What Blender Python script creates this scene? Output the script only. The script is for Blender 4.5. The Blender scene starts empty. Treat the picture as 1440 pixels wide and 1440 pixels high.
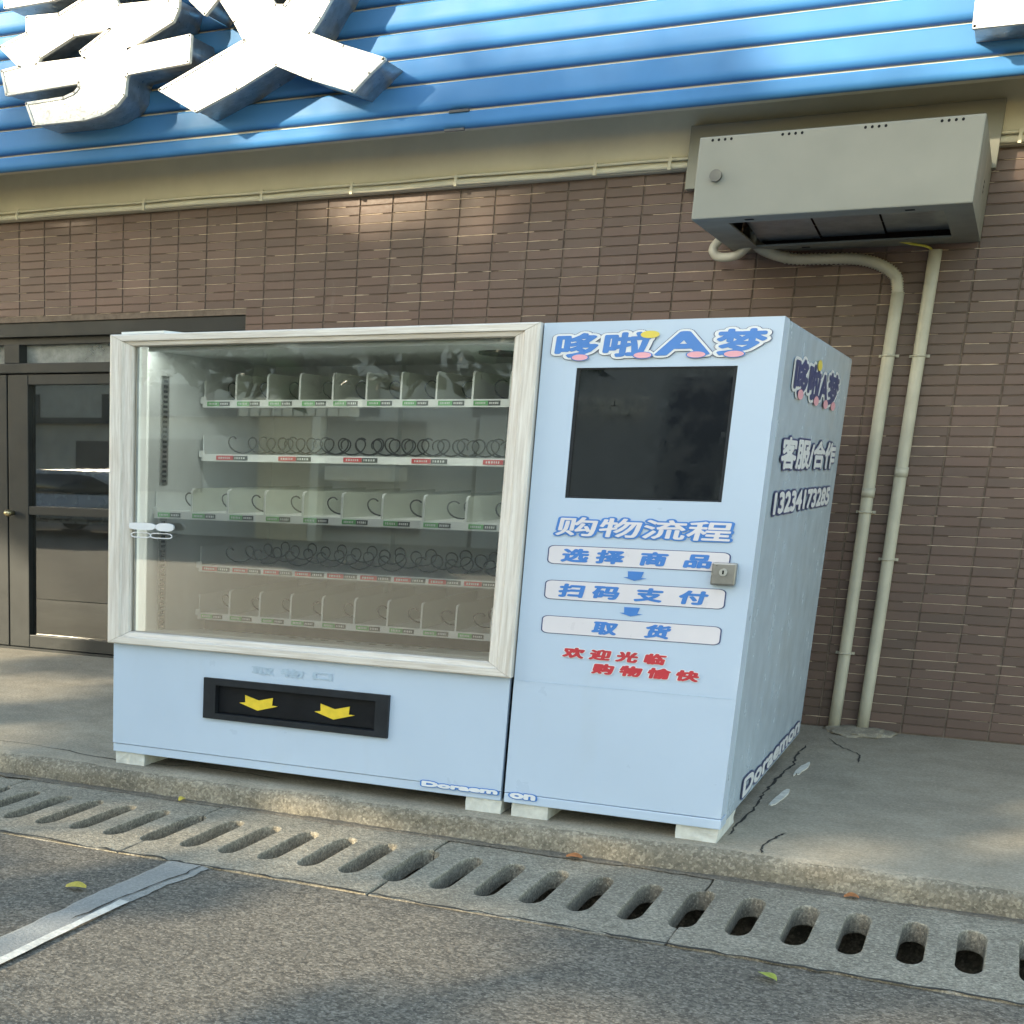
import bpy, bmesh, math, random
from mathutils import Vector, Matrix, noise
random.seed(7)
sc = bpy.context.scene
R = math.radians

# ------------------------------------------------------------------ camera
cd = bpy.data.cameras.new('camera'); cam = bpy.data.objects.new('camera', cd)
sc.collection.objects.link(cam); sc.camera = cam
r = Vector((0.86413942, 0.50302635, 0.0150848)); u = Vector((-0.15133738, 0.23115885, 0.96107366))
fw = Vector((-0.47995839, 0.83278453, -0.27588017)); C0 = Vector((0.80505754, -5.88885007, 1.43110688))
cam.matrix_world = Matrix(((r.x, u.x, -fw.x, C0.x), (r.y, u.y, -fw.y, C0.y), (r.z, u.z, -fw.z, C0.z), (0, 0, 0, 1)))
cd.sensor_width = 36; cd.lens = 2052.78 / 1440 * 36
cd.shift_x = (720 - 198.461) / 1440; cd.shift_y = (1226.16 - 720) / 1440
cd.clip_start = 0.05; cd.clip_end = 600

# ------------------------------------------------------------------ world, sun, exposure
SUN_EL, SUN_AZ = 17.0, 32.0           # elevation; light travels towards +x,+y
w = bpy.data.worlds.new('World'); sc.world = w; w.use_nodes = True
nt = w.node_tree; bg = nt.nodes['Background']
sky = nt.nodes.new('ShaderNodeTexSky'); sky.sky_type = 'NISHITA'; sky.sun_disc = False
sky.sun_elevation = R(SUN_EL); sky.sun_rotation = R(180 + SUN_AZ); sky.dust_density = 0.6; sky.ozone_density = 1.0
nt.links.new(sky.outputs[0], bg.inputs[0]); bg.inputs[1].default_value = 0.15
sd = bpy.data.lights.new('sun', 'SUN'); sd.energy = 2.0; sd.angle = R(1.0); sd.color = (1.0, 0.93, 0.82)
sun = bpy.data.objects.new('sun', sd); sc.collection.objects.link(sun); sun.location = (-12, -20, 12)
sdir = Vector((math.sin(R(SUN_AZ)) * math.cos(R(SUN_EL)), math.cos(R(SUN_AZ)) * math.cos(R(SUN_EL)), -math.sin(R(SUN_EL))))
sun.rotation_euler = sdir.to_track_quat('-Z', 'Y').to_euler()
sc.view_settings.view_transform = 'Standard'; sc.view_settings.look = 'None'
sc.view_settings.exposure = 2.2; sc.view_settings.gamma = 1.0
sc.view_settings.use_white_balance = True; sc.view_settings.white_balance_temperature = 8000; sc.view_settings.white_balance_tint = 6
sc.render.engine = 'CYCLES'; sc.cycles.max_bounces = 8; sc.cycles.transparent_max_bounces = 24
sc.cycles.diffuse_bounces = 4; sc.cycles.use_denoising = True
sc.cycles.caustics_reflective = False; sc.cycles.caustics_refractive = False

# ------------------------------------------------------------------ materials
class NT:
    def __init__(s, name):
        m = bpy.data.materials.new(name); m.use_nodes = True; s.m = m; s.t = m.node_tree; s.n = s.t.nodes; s.L = s.t.links
        s.bsdf = s.n['Principled BSDF']; s.out = s.n['Material Output']; s._geo = None
    def node(s, typ, **kw):
        nd = s.n.new(typ)
        for k, v in kw.items():
            if hasattr(nd, k): setattr(nd, k, v)
            else: nd.inputs[k.replace('_', ' ')].default_value = v
        return nd
    def pos(s, sx=1, sy=1, sz=1):
        if s._geo is None: s._geo = s.n.new('ShaderNodeNewGeometry')
        if (sx, sy, sz) == (1, 1, 1): return s._geo.outputs['Position']
        v = s.n.new('ShaderNodeVectorMath'); v.operation = 'MULTIPLY'; v.inputs[1].default_value = (sx, sy, sz)
        s.L.new(s._geo.outputs['Position'], v.inputs[0]); return v.outputs[0]
    def noise(s, scale, detail=4, rough=0.55, st=(1, 1, 1)):
        nd = s.n.new('ShaderNodeTexNoise'); nd.inputs['Scale'].default_value = scale
        nd.inputs['Detail'].default_value = detail; nd.inputs['Roughness'].default_value = rough
        s.L.new(s.pos(*st), nd.inputs['Vector']); return nd.outputs['Fac']
    def ramp(s, fac, stops):
        nd = s.n.new('ShaderNodeValToRGB'); e = nd.color_ramp.elements
        while len(e) < len(stops): e.new(0.5)
        for el, (p, c) in zip(e, stops): el.position = p; el.color = (c, c, c, 1) if isinstance(c, (int, float)) else (*c, 1)
        s.L.new(fac, nd.inputs[0]); return nd.outputs[0]
    def mix(s, fac, a, b, mode='MIX'):
        nd = s.n.new('ShaderNodeMix'); nd.data_type = 'RGBA'; nd.blend_type = mode
        for i, v in ((0, fac), (6, a), (7, b)):
            if isinstance(v, bpy.types.NodeSocket): s.L.new(v, nd.inputs[i])
            else: nd.inputs[i].default_value = v if i == 0 else (*v, 1)
        return nd.outputs[2]
    def bump(s, h, strength=0.3, dist=0.01):
        nd = s.n.new('ShaderNodeBump'); nd.inputs['Strength'].default_value = strength; nd.inputs['Distance'].default_value = dist
        s.L.new(h, nd.inputs['Height']); s.L.new(nd.outputs[0], s.bsdf.inputs['Normal']); return nd
    def col(s, c):
        if isinstance(c, bpy.types.NodeSocket): s.L.new(c, s.bsdf.inputs['Base Color'])
        else: s.bsdf.inputs['Base Color'].default_value = (*c, 1)
    def rough(s, v):
        if isinstance(v, bpy.types.NodeSocket): s.L.new(v, s.bsdf.inputs['Roughness'])
        else: s.bsdf.inputs['Roughness'].default_value = v

MAT = {}
def simple(name, c, rough=0.5, metal=0.0, var=0.12, scale=6.0, bump=0.0, bscale=60.0, st=(1, 1, 1), spec=0.5):
    k = NT(name)
    f = k.noise(scale, 5, 0.6, st)
    k.col(k.mix(k.ramp(f, [(0.3, 0), (0.72, 1)]), tuple(x * (1 - var) for x in c), tuple(min(1, x * (1 + var)) for x in c)))
    k.rough(k.ramp(k.noise(scale * 3, 3), [(0.3, max(0, rough - 0.08)), (0.7, min(1, rough + 0.08))]))
    k.bsdf.inputs['Metallic'].default_value = metal; k.bsdf.inputs['Specular IOR Level'].default_value = spec
    if bump: k.bump(k.noise(bscale, 4), bump, 0.01)
    MAT[name] = k.m; return k.m

def concrete(name, dark, light, speck=0.5, fine=95.0, stain=(0.05, 0.045, 0.035), stain_amt=0.5, bump=0.5):
    k = NT(name)
    big = k.noise(0.9, 6, 0.62); mid = k.noise(5, 6, 0.65); fn = k.noise(fine, 3, 0.7); fn2 = k.noise(fine * 2.3, 2, 0.6)
    c = k.mix(k.ramp(mid, [(0.3, 0), (0.7, 1)]), dark, light)
    c = k.mix(k.ramp(fn, [(0.38, speck), (0.62, 0.0)]), c, tuple(x * 0.35 for x in dark))
    c = k.mix(k.ramp(fn2, [(0.58, 0.0), (0.75, speck)]), c, tuple(min(1, x * 1.7) for x in light))
    c = k.mix(k.ramp(big, [(0.47, 0.0), (0.72, stain_amt)]), c, stain)
    vo = k.n.new('ShaderNodeTexVoronoi'); vo.inputs['Scale'].default_value = fine * 2.4; k.L.new(k.pos(), vo.inputs['Vector'])
    sp = k.n.new('ShaderNodeSeparateColor'); k.L.new(vo.outputs['Color'], sp.inputs[0])
    c = k.mix(k.ramp(sp.outputs[0], [(0.78, 0.0), (0.80, speck * 0.45)]), c, tuple(min(1, x * 1.7) for x in light))
    c = k.mix(k.ramp(sp.outputs[1], [(0.80, 0.0), (0.82, speck * 0.6)]), c, tuple(x * 0.4 for x in dark))
    k.col(c); k.rough(0.88); k.bsdf.inputs['Specular IOR Level'].default_value = 0.3
    k.bump(k.mix(0.5, fn, mid), bump, 0.012); MAT[name] = k.m; return k.m

concrete('road', (0.148, 0.130, 0.105), (0.225, 0.20, 0.162), 0.8, 48, (0.10, 0.093, 0.08), 0.5, 0.7)
concrete('slab', (0.255, 0.228, 0.178), (0.40, 0.36, 0.285), 0.6, 60, (0.15, 0.13, 0.10), 0.75, 0.9)
concrete('kerb', (0.20, 0.175, 0.135), (0.36, 0.32, 0.25), 0.5, 45, (0.085, 0.08, 0.065), 0.85, 1.0)
concrete('pavement', (0.30, 0.262, 0.20), (0.41, 0.362, 0.285), 0.30, 60, (0.13, 0.12, 0.10), 0.6, 0.75)
concrete('mortar', (0.27, 0.27, 0.255), (0.36, 0.355, 0.33), 0.25, 70, (0.2, 0.2, 0.19), 0.4, 0.6)
concrete('drain_silt', (0.12, 0.105, 0.085), (0.19, 0.17, 0.14), 0.4, 60, (0.07, 0.06, 0.05), 0.5, 0.7)
simple('crack', (0.03, 0.028, 0.024), 0.95)
simple('white_line', (0.6, 0.58, 0.52), 0.8, var=0.25, scale=25, bump=0.3)
simple('drain_dark', (0.05, 0.048, 0.042), 0.9, var=0.3)
simple('grout', (0.15, 0.115, 0.09), 0.9, var=0.3, scale=20, bump=0.3)
simple('joint_light', (0.42, 0.33, 0.25), 0.9, var=0.45, scale=14)

def tile_mat():
    k = NT('tile'); oi = k.n.new('ShaderNodeObjectInfo'); g = k.n.new('ShaderNodeNewGeometry')
    rnd = k.n.new('ShaderNodeMath'); rnd.operation = 'FRACT'
    ad = k.n.new('ShaderNodeMath'); ad.operation = 'ADD'
    k.L.new(oi.outputs['Random'], ad.inputs[0]); k.L.new(g.outputs['Random Per Island'], ad.inputs[1]); k.L.new(ad.outputs[0], rnd.inputs[0])
    c = k.ramp(rnd.outputs[0], [(0.0, (0.098, 0.060, 0.049)), (0.5, (0.122, 0.073, 0.058)), (1.0, (0.142, 0.083, 0.067))])
    big = k.noise(0.8, 5, 0.6); c = k.mix(k.ramp(big, [(0.4, 0), (0.7, 0.5)]), c, (0.10, 0.075, 0.056))
    f = k.noise(55, 4, 0.6); c = k.mix(k.ramp(f, [(0.35, 0.3), (0.65, 0)]), c, (0.08, 0.055, 0.045))
    s = k.noise(9, 6, 0.7, (1, 1, 0.25)); c = k.mix(k.ramp(s, [(0.62, 0), (0.8, 0.35)]), c, (0.27, 0.23, 0.19))
    k.col(c); k.rough(k.ramp(f, [(0.3, 0.42), (0.7, 0.62)])); k.bump(f, 0.12, 0.004); MAT['tile'] = k.m
tile_mat()

def vinyl(name, c, wav=0.0, rough=0.32):
    k = NT(name); f = k.noise(1.3, 4)
    base = k.mix(k.ramp(f, [(0.3, 0), (0.7, 1)]), tuple(x * 0.95 for x in c), tuple(min(1, x * 1.03) for x in c))
    d = k.noise(38, 4, 0.7, (1, 0.35 if wav else 1, 1)); base = k.mix(k.ramp(d, [(0.70, 0), (0.85, 0.25)]), base, tuple(x * 0.72 for x in c))
    st = k.noise(5 if not wav else 2.0, 4, 0.55, (1, 0.3 if wav else 1, 0.3)); base = k.mix(k.ramp(st, [(0.58, 0), (0.8, 0.14)]), base, (0.42, 0.44, 0.42))
    k.col(base); k.rough(k.ramp(k.noise(6, 4), [(0.3, rough - 0.06), (0.7, rough + 0.1)]))
    wv = k.noise(1.4, 2, 0.4, (1, 0.9, 0.55)) if wav else k.noise(16, 2)
    k.bump(wv, wav if wav else 0.04, 0.06 if wav else 0.01); MAT[name] = k.m
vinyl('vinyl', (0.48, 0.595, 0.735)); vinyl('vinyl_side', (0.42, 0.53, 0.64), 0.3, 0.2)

def grain(name, axis):
    k = NT(name); st = (2, 30, 60) if axis == 'x' else (45, 30, 2)
    f = k.noise(2.2, 6, 0.7, st); f2 = k.noise(1.1, 3, 0.5)
    c = k.mix(k.ramp(f, [(0.35, 0), (0.68, 1)]), (0.54, 0.48, 0.42), (0.82, 0.785, 0.735)); c = k.mix(k.ramp(f2, [(0.4, 0), (0.7, 0.4)]), c, (0.76, 0.72, 0.68))
    k.col(c); k.rough(0.5); k.bump(f, 0.08, 0.003); MAT[name] = k.m
grain('frame_x', 'x'); grain('frame_z', 'z')

simple('inner', (0.78, 0.82, 0.83), 0.45, var=0.07, scale=3)
simple('inner_dark', (0.012, 0.013, 0.014), 0.9, spec=0.1)
simple('steel', (0.55, 0.56, 0.56), 0.32, 0.9, 0.1, 20)
simple('galvanised', (0.42, 0.44, 0.44), 0.4, 0.75, 0.2, 9)
simple('lock_steel', (0.26, 0.265, 0.26), 0.35, 0.8, 0.12, 20)
simple('dark_metal', (0.12, 0.12, 0.11), 0.5, 0.6)
simple('tray_white', (0.8, 0.82, 0.81), 0.42, var=0.06)
simple('coil_black', (0.02, 0.022, 0.025), 0.4)
simple('tag_green', (0.12, 0.42, 0.15), 0.5, var=0.2, scale=30)
simple('tag_red', (0.6, 0.05, 0.06), 0.5, var=0.15, scale=30)
simple('tag_dark', (0.05, 0.06, 0.06), 0.45)
simple('tag_white', (0.75, 0.76, 0.74), 0.5)
simple('black_plastic', (0.016, 0.02, 0.025), 0.5, var=0.25, scale=12, spec=0.25)
simple('black_flap', (0.008, 0.010, 0.013), 0.45, var=0.3, scale=10, spec=0.2)
simple('yellow', (0.80, 0.58, 0.05), 0.5, var=0.1, scale=30)
simple('print_blue', (0.045, 0.21, 0.58), 0.35, var=0.08)
simple('print_navy', (0.03, 0.05, 0.16), 0.4, var=0.1)
simple('print_white', (0.74, 0.76, 0.79), 0.35, var=0.04)
simple('print_box', (0.70, 0.67, 0.71), 0.35, var=0.03)
simple('print_red', (0.56, 0.04, 0.055), 0.4, var=0.1)
simple('print_pink', (0.80, 0.38, 0.45), 0.4, var=0.06)
simple('print_yellow', (0.75, 0.60, 0.10), 0.4, var=0.1)
simple('print_faded', (0.40, 0.53, 0.66), 0.35, var=0.12, scale=40)
simple('white_block', (0.60, 0.61, 0.57), 0.75, var=0.16, scale=16, bump=0.5, bscale=30)
simple('cream_paint', (0.60, 0.565, 0.445), 0.75, var=0.1, scale=2.2, bump=0.12, bscale=25)
simple('box_paint', (0.205, 0.205, 0.172), 0.5, var=0.06, scale=2.5)
simple('pvc', (0.45, 0.425, 0.34), 0.45, var=0.12, scale=7)
simple('blue_panel', (0.04, 0.185, 0.42), 0.5, var=0.12, scale=1.6, spec=0.3)
simple('letter_face', (0.47, 0.46, 0.40), 0.4, var=0.06, scale=5)
simple('letter_trim', (0.78, 0.76, 0.70), 0.5, var=0.2, scale=30)
simple('letter_return', (0.42, 0.45, 0.48), 0.35, 0.85, 0.3, 14, 0.3, 40)
simple('door_alu', (0.024, 0.027, 0.027), 0.45, 0.0, 0.15, 5, spec=0.3)
simple('brass', (0.5, 0.42, 0.25), 0.3, 0.9)
simple('room_dark', (0.06, 0.058, 0.052), 0.9)
simple('leaf_yellow', (0.45, 0.36, 0.06), 0.6, var=0.25, scale=40)
simple('leaf_orange', (0.36, 0.14, 0.05), 0.6, var=0.25, scale=40)
simple('leaf_lime', (0.32, 0.36, 0.06), 0.6, var=0.25, scale=40)
simple('bark', (0.12, 0.09, 0.065), 0.9, var=0.35, scale=12, bump=0.8, bscale=14)
simple('foliage', (0.055, 0.10, 0.03), 0.6, var=0.45, scale=3)
simple('cream_tile', (0.55, 0.47, 0.32), 0.6, var=0.15, scale=9)
simple('grey_wall', (0.42, 0.42, 0.40), 0.85, var=0.15, scale=2)
simple('pale_tile', (0.78, 0.74, 0.62), 0.5, var=0.1, scale=6)
simple('dark_shutter', (0.05, 0.055, 0.06), 0.5, var=0.15)
simple('car_paint', (0.52, 0.54, 0.57), 0.25, 0.4, 0.04, 2)
simple('rubber', (0.025, 0.025, 0.025), 0.8)
simple('car_glass', (0.015, 0.02, 0.022), 0.08)
simple('screen', (0.010, 0.012, 0.015), 0.04, var=0.0, spec=1.0)
simple('wire_yellow', (0.6, 0.55, 0.08), 0.5)

def glass_mat(name, tint, ior, grime_haze=0.06):
    k = NT(name); k.n.remove(k.bsdf)
    tr = k.n.new('ShaderNodeBsdfTransparent'); tr.inputs[0].default_value = (*tint, 1)
    gl = k.n.new('ShaderNodeBsdfGlossy'); gl.inputs['Roughness'].default_value = 0.012; gl.inputs['Color'].default_value = (0.95, 0.97, 0.96, 1)
    fr = k.n.new('ShaderNodeFresnel'); fr.inputs[0].default_value = ior
    mx = k.n.new('ShaderNodeMixShader'); k.L.new(fr.outputs[0], mx.inputs[0]); k.L.new(tr.outputs[0], mx.inputs[1]); k.L.new(gl.outputs[0], mx.inputs[2])
    df = k.n.new('ShaderNodeBsdfDiffuse'); df.inputs[0].default_value = (0.55, 0.56, 0.52, 1)
    m2 = k.n.new('ShaderNodeMixShader'); k.L.new(k.ramp(k.noise(2.5, 6, 0.7), [(0.4, grime_haze * 0.3), (0.75, grime_haze)]), m2.inputs[0])
    k.L.new(mx.outputs[0], m2.inputs[1]); k.L.new(df.outputs[0], m2.inputs[2]); k.L.new(m2.outputs[0], k.out.inputs[0]); MAT[name] = k.m
glass_mat('glass', (0.99, 0.995, 0.99), 1.9, 0.05); glass_mat('door_glass', (0.55, 0.58, 0.56), 2.2, 0.05); glass_mat('sky_pale_glass', (0.5, 0.52, 0.5), 1.8, 0.75)  # last one carries the sky's pale reflection as a diffuse layer

def led(name, e):
    k = NT(name); k.col((0.8, 0.85, 0.85)); k.bsdf.inputs['Emission Color'].default_value = (0.82, 0.94, 1.0, 1); k.bsdf.inputs['Emission Strength'].default_value = e; MAT[name] = k.m
led('led', 0.13); led('fill_glow', 2.1)  # second one is an added fill glow for the cabinet interior
def frosted(name, c, alpha):
    k = NT(name); k.col(c); k.rough(0.35)
    tr = k.n.new('ShaderNodeBsdfTransparent'); tr.inputs[0].default_value = (0.9, 0.93, 0.88, 1)
    mx = k.n.new('ShaderNodeMixShader'); mx.inputs[0].default_value = alpha
    k.L.new(tr.outputs[0], mx.inputs[1]); k.L.new(k.bsdf.outputs[0], mx.inputs[2]); k.L.new(mx.outputs[0], k.out.inputs[0]); MAT[name] = k.m
frosted('frosted', (0.74, 0.77, 0.70), 0.6)

# ------------------------------------------------------------------ helpers
COL = sc.collection.objects
def tag(o, label=None, cat=None, group=None, kind=None):
    for kk, v in (('label', label), ('category', cat), ('group', group), ('kind', kind)):
        if v: o[kk] = v
    return o
def empty(name, loc, label=None, cat=None, group=None):
    o = bpy.data.objects.new(name, None); COL.link(o); o.location = loc; o.empty_display_size = 0.1
    return tag(o, label, cat, group)
def link(name, me, mats, parent=None, smooth=False):
    for m in ([mats] if isinstance(mats, str) else mats):
        if m is not None and len(me.materials) < 99: me.materials.append(MAT[m])
    if smooth:
        for p in me.polygons: p.use_smooth = True
    o = bpy.data.objects.new(name, me); COL.link(o)
    if parent is not None: attach(o, parent)
    return o
def wloc(o):
    v = o.location.copy()
    while o.parent is not None: o = o.parent; v = v + o.location
    return v
def attach(o, parent):           # parts are modelled in world coordinates; parents are only translated
    o.parent = parent; o.location = o.location - wloc(parent)
def bm_obj(name, bm, mats, parent=None, smooth=False, kind=None):
    bmesh.ops.recalc_face_normals(bm, faces=bm.faces[:])
    me = bpy.data.meshes.new(name); bm.to_mesh(me); bm.free()
    o = link(name, me, mats, parent, smooth)
    if kind: o['kind'] = kind
    return o
def box(bm, x0, x1, y0, y1, z0, z1, mi=0, bev=0.0):
    vs = [bm.verts.new((x, y, z)) for x in (x0, x1) for y in (y0, y1) for z in (z0, z1)]
    fs = [bm.faces.new([vs[i] for i in q]) for q in ((0, 1, 3, 2), (4, 6, 7, 5), (0, 4, 5, 1), (2, 3, 7, 6), (0, 2, 6, 4), (1, 5, 7, 3))]
    for f in fs: f.material_index = mi
    if bev:
        es = list({e for f in fs for e in f.edges})
        rr = bmesh.ops.bevel(bm, geom=es, offset=bev, segments=2, affect='EDGES', profile=0.6)
        for f in rr['faces']: f.material_index = mi
    return vs
def boxo(name, x0, x1, y0, y1, z0, z1, mat, parent=None, bev=0.0):
    bm = bmesh.new(); box(bm, x0, x1, y0, y1, z0, z1, 0, bev); return bm_obj(name, bm, mat, parent)
def poly(bm, pts, mi=0):
    f = bm.faces.new([bm.verts.new(p) for p in pts]); f.material_index = mi; return f
def prism(bm, pts, axis, a0, a1, mi=0):
    """pts: 2D outline in the plane perpendicular to axis ('x','y','z')"""
    def P(p, a): return {'x': (a, p[0], p[1]), 'y': (p[0], a, p[1]), 'z': (p[0], p[1], a)}[axis]
    A = [bm.verts.new(P(p, a0)) for p in pts]; B = [bm.verts.new(P(p, a1)) for p in pts]; n = len(pts)
    fs = [bm.faces.new(A), bm.faces.new(B[::-1])] + [bm.faces.new((A[i], B[i], B[(i + 1) % n], A[(i + 1) % n])) for i in range(n)]
    for f in fs: f.material_index = mi
def tube(bm, pts, rad, seg=10, mi=0, caps=True, radf=None):
    pts = [Vector(p) for p in pts]; rings = []
    up = Vector((0, 0, 1)); prev = None
    for i, p in enumerate(pts):
        d = (pts[min(i + 1, len(pts) - 1)] - pts[max(i - 1, 0)]).normalized()
        if prev is None:
            a = d.cross(up if abs(d.z) < 0.9 else Vector((1, 0, 0))).normalized()
        else: a = (prev - d * prev.dot(d)).normalized()
        prev = a; b = d.cross(a); rr = rad if radf is None else radf(i / (len(pts) - 1), i) * rad
        rings.append([bm.verts.new(p + (a * math.cos(t) + b * math.sin(t)) * rr) for t in (2 * math.pi * k / seg for k in range(seg))])
    for A, B in zip(rings, rings[1:]):
        for k in range(seg):
            f = bm.faces.new((A[k], A[(k + 1) % seg], B[(k + 1) % seg], B[k])); f.material_index = mi; f.smooth = True
    if caps:
        bm.faces.new(rings[0][::-1]).material_index = mi; bm.faces.new(rings[-1]).material_index = mi
def catmull(P, n=8):
    P = [Vector(p) for p in P]; Q = [P[0] * 2 - P[1]] + P + [P[-1] * 2 - P[-2]]; out = []
    for i in range(1, len(Q) - 2):
        for k in range(n):
            t = k / n; a, b, c, d = Q[i - 1:i + 3]
            out.append(0.5 * ((2 * b) + (c - a) * t + (2 * a - 5 * b + 4 * c - d) * t * t + (3 * b - a - 3 * c + d) * t ** 3))
    return out + [P[-1]]
def curve_mesh(splines, extrude=0.0, bevel=0.0, res=2, fill='BOTH'):
    """closed 2D outlines (holes allowed) -> mesh in XY, thickness along Z"""
    cu = bpy.data.curves.new('tmp', 'CURVE'); cu.dimensions = '2D'; cu.fill_mode = fill; cu.extrude = extrude; cu.bevel_depth = bevel; cu.bevel_resolution = 1
    for pts in splines:
        s = cu.splines.new('POLY'); s.points.add(len(pts) - 1); s.use_cyclic_u = True
        for q, p in zip(s.points, pts): q.co = (p[0], p[1], 0, 1)
    o = bpy.data.objects.new('tmp', cu); COL.link(o)
    me = bpy.data.meshes.new_from_object(o.evaluated_get(bpy.context.evaluated_depsgraph_get()))
    bpy.data.objects.remove(o); bpy.data.curves.remove(cu); return me

# ------------------------------------------------------------------ lettering
def glyphs(text):
    cu = bpy.data.curves.new('tmp', 'FONT'); cu.body = text; cu.size = 1; cu.resolution_u = 3
    o = bpy.data.objects.new('tmp', cu); COL.link(o)
    me = bpy.data.meshes.new_from_object(o.evaluated_get(bpy.context.evaluated_depsgraph_get()))
    bpy.data.objects.remove(o); bpy.data.curves.remove(cu)
    V = [(v.co.x, v.co.y) for v in me.vertices]; F = [tuple(p.vertices) for p in me.polygons]; bpy.data.meshes.remove(me)
    return V, F
def lettering(text, plane, box4, layers, parent, slant=0.0, base=0.0028, rise=0.0):
    """plane 'front': h=x v=z at y=0 facing -y; 'side': h=y v=z at x=0 facing +x. layers: (material, dil_h, dil_v, bold copies)"""
    V, F = glyphs(text); h0, h1, v0, v1 = box4
    xs = [p[0] for p in V]; ys = [p[1] for p in V]; ax, bx, ay, by = min(xs), max(xs), min(ys), max(ys)
    P = []
    for x, y in V:
        s, t = (x - ax) / (bx - ax), (y - ay) / (by - ay)
        P.append((h0 + (h1 - h0) * s + slant * (t - 0.5), v0 + (v1 - v0) * t + rise * s))
    bm = bmesh.new(); d = base
    for mi, (m, dh, dv, n) in enumerate(layers):
        offs = [(0, 0)] + [(dh * math.cos(2 * math.pi * k / n), dv * math.sin(2 * math.pi * k / n)) for k in range(n)] if n else [(0, 0)]
        for oh, ov in offs:
            d += 0.00012
            vs = [bm.verts.new((h + oh, -d, v + ov) if plane == 'front' else (d, h + oh, v + ov)) for h, v in P]
            for f in F:
                try: bm.faces.new([vs[i] for i in f]).material_index = mi
                except ValueError: pass
    me = bpy.data.meshes.new('lettering'); bm.to_mesh(me); bm.free()
    o = link('lettering', me, [l[0] for l in layers], parent); o['kind'] = 'stuff'; return o
def rrect(x0, x1, z0, z1, rx, rz, n=5):
    out = []
    for cx, cz, a in ((x1 - rx, z1 - rz, 0), (x0 + rx, z1 - rz, 90), (x0 + rx, z0 + rz, 180), (x1 - rx, z0 + rz, 270)):
        for k in range(n + 1):
            t = R(a + 90 * k / n); out.append((cx + rx * math.cos(t), cz + rz * math.sin(t)))
    return out
def decal(name, pts, mat, parent, d=0.003, plane='front'):
    bm = bmesh.new(); poly(bm, [(p[0], -d, p[1]) if plane == 'front' else (d, p[0], p[1]) for p in pts])
    me = bpy.data.meshes.new(name); bm.to_mesh(me); bm.free()
    return link(name, me, mat, parent)

# ------------------------------------------------------------------ setting: road, drain channel, pavement
ZG = -0.111; YW = 3.128
bm = bmesh.new()
poly(bm, [(-90, -1.05, ZG), (-90, -140, ZG), (90, -140, ZG), (90, -1.05, ZG)])
bmesh.ops.subdivide_edges(bm, edges=bm.edges[:], cuts=1, use_grid_fill=True)
road = tag(bm_obj('road', bm, 'road'), kind='structure')
bm = bmesh.new()
poly(bm, [(-14, -1.055, -0.55), (-14, -0.08, -0.55), (8, -0.08, -0.55), (8, -1.055, -0.55)])
poly(bm, [(-14, -1.05, -0.55), (8, -1.05, -0.55), (8, -1.05, ZG), (-14, -1.05, ZG)])
tag(bm_obj('drain_channel', bm, 'drain_dark'), kind='structure')

bm = bmesh.new(); NX = 420; prof = [(3.6, 0), (1.2, 0), (0.25, 0), (-0.02, 0), (-0.062, -0.007), (-0.084, -0.026), (-0.089, -0.055), (-0.092, -0.09), (-0.10, -0.118), (-0.10, -0.5)]
rows = []
for i in range(NX + 1):
    x = -9 + 13.0 * i / NX; row = []
    for k, (y, z) in enumerate(prof):
        a = 0.017 if 3 <= k <= 8 else 0
        n1 = noise.noise(Vector((x * 3.0, k * 0.35, 0.2))) + 0.6 * noise.noise(Vector((x * 11, k * 0.8, 4))) + 0.3 * noise.noise(Vector((x * 31, k * 1.7, 9)))
        row.append(bm.verts.new((x, y + a * n1, z + (a * 0.45 * n1 if 3 < k < 9 else 0))))
    rows.append(row)
for A, B in zip(rows, rows[1:]):
    for k in range(len(prof) - 1):
        f = bm.faces.new((A[k], B[k], B[k + 1], A[k + 1])); f.smooth = True; f.material_index = 1 if k >= 4 else 0
pave = tag(bm_obj('pavement', bm, ['pavement', 'kerb']), kind='structure')

def crack(pts, wid, z, parent, seed):
    rnd = random.Random(seed); P = []
    for a, b in zip(pts, pts[1:]):
        for k in range(6):
            t = k / 6; P.append((a[0] + (b[0] - a[0]) * t + rnd.uniform(-1, 1) * 0.007, a[1] + (b[1] - a[1]) * t + rnd.uniform(-1, 1) * 0.014))
    P.append(pts[-1]); bm = bmesh.new(); prev = None
    for i, p in enumerate(P):
        q0 = P[max(i - 1, 0)]; q1 = P[min(i + 1, len(P) - 1)]; d = Vector((q1[0] - q0[0], q1[1] - q0[1])).normalized()
        ww = wid * rnd.uniform(0.35, 1.2) * (0.2 if i in (0, len(P) - 1) else 1)
        cur = (bm.verts.new((p[0] - d.y * ww, p[1] + d.x * ww, z)), bm.verts.new((p[0] + d.y * ww, p[1] - d.x * ww, z)))
        if prev: bm.faces.new((prev[0], cur[0], cur[1], prev[1]))
        prev = cur
    bm_obj('crack', bm, 'crack', parent)
crack([(0.042, 2.433), (0.027, 2.135), (0.052, 1.821), (0.03, 1.62), (0.02, 1.263), (0.022, 0.993), (0.03, 0.748), (0.01, 0.386), (0.012, 0.167)], 0.0065, 0.002, pave, 1)
crack([(0.20, 0.33), (0.18, 0.262), (0.165, 0.149), (0.15, 0.039), (0.166, -0.05)], 0.0045, 0.002, pave, 2)
crack([(0.12, 2.75), (0.2, 2.5), (0.3, 2.35), (0.32, 2.1)], 0.004, 0.002, pave, 3)
crack([(-1.9, 0.12), (-2.3, 0.16), (-2.7, 0.05), (-3.3, 0.15), (-4.2, 0.1)], 0.005, 0.002, pave, 4)

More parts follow.
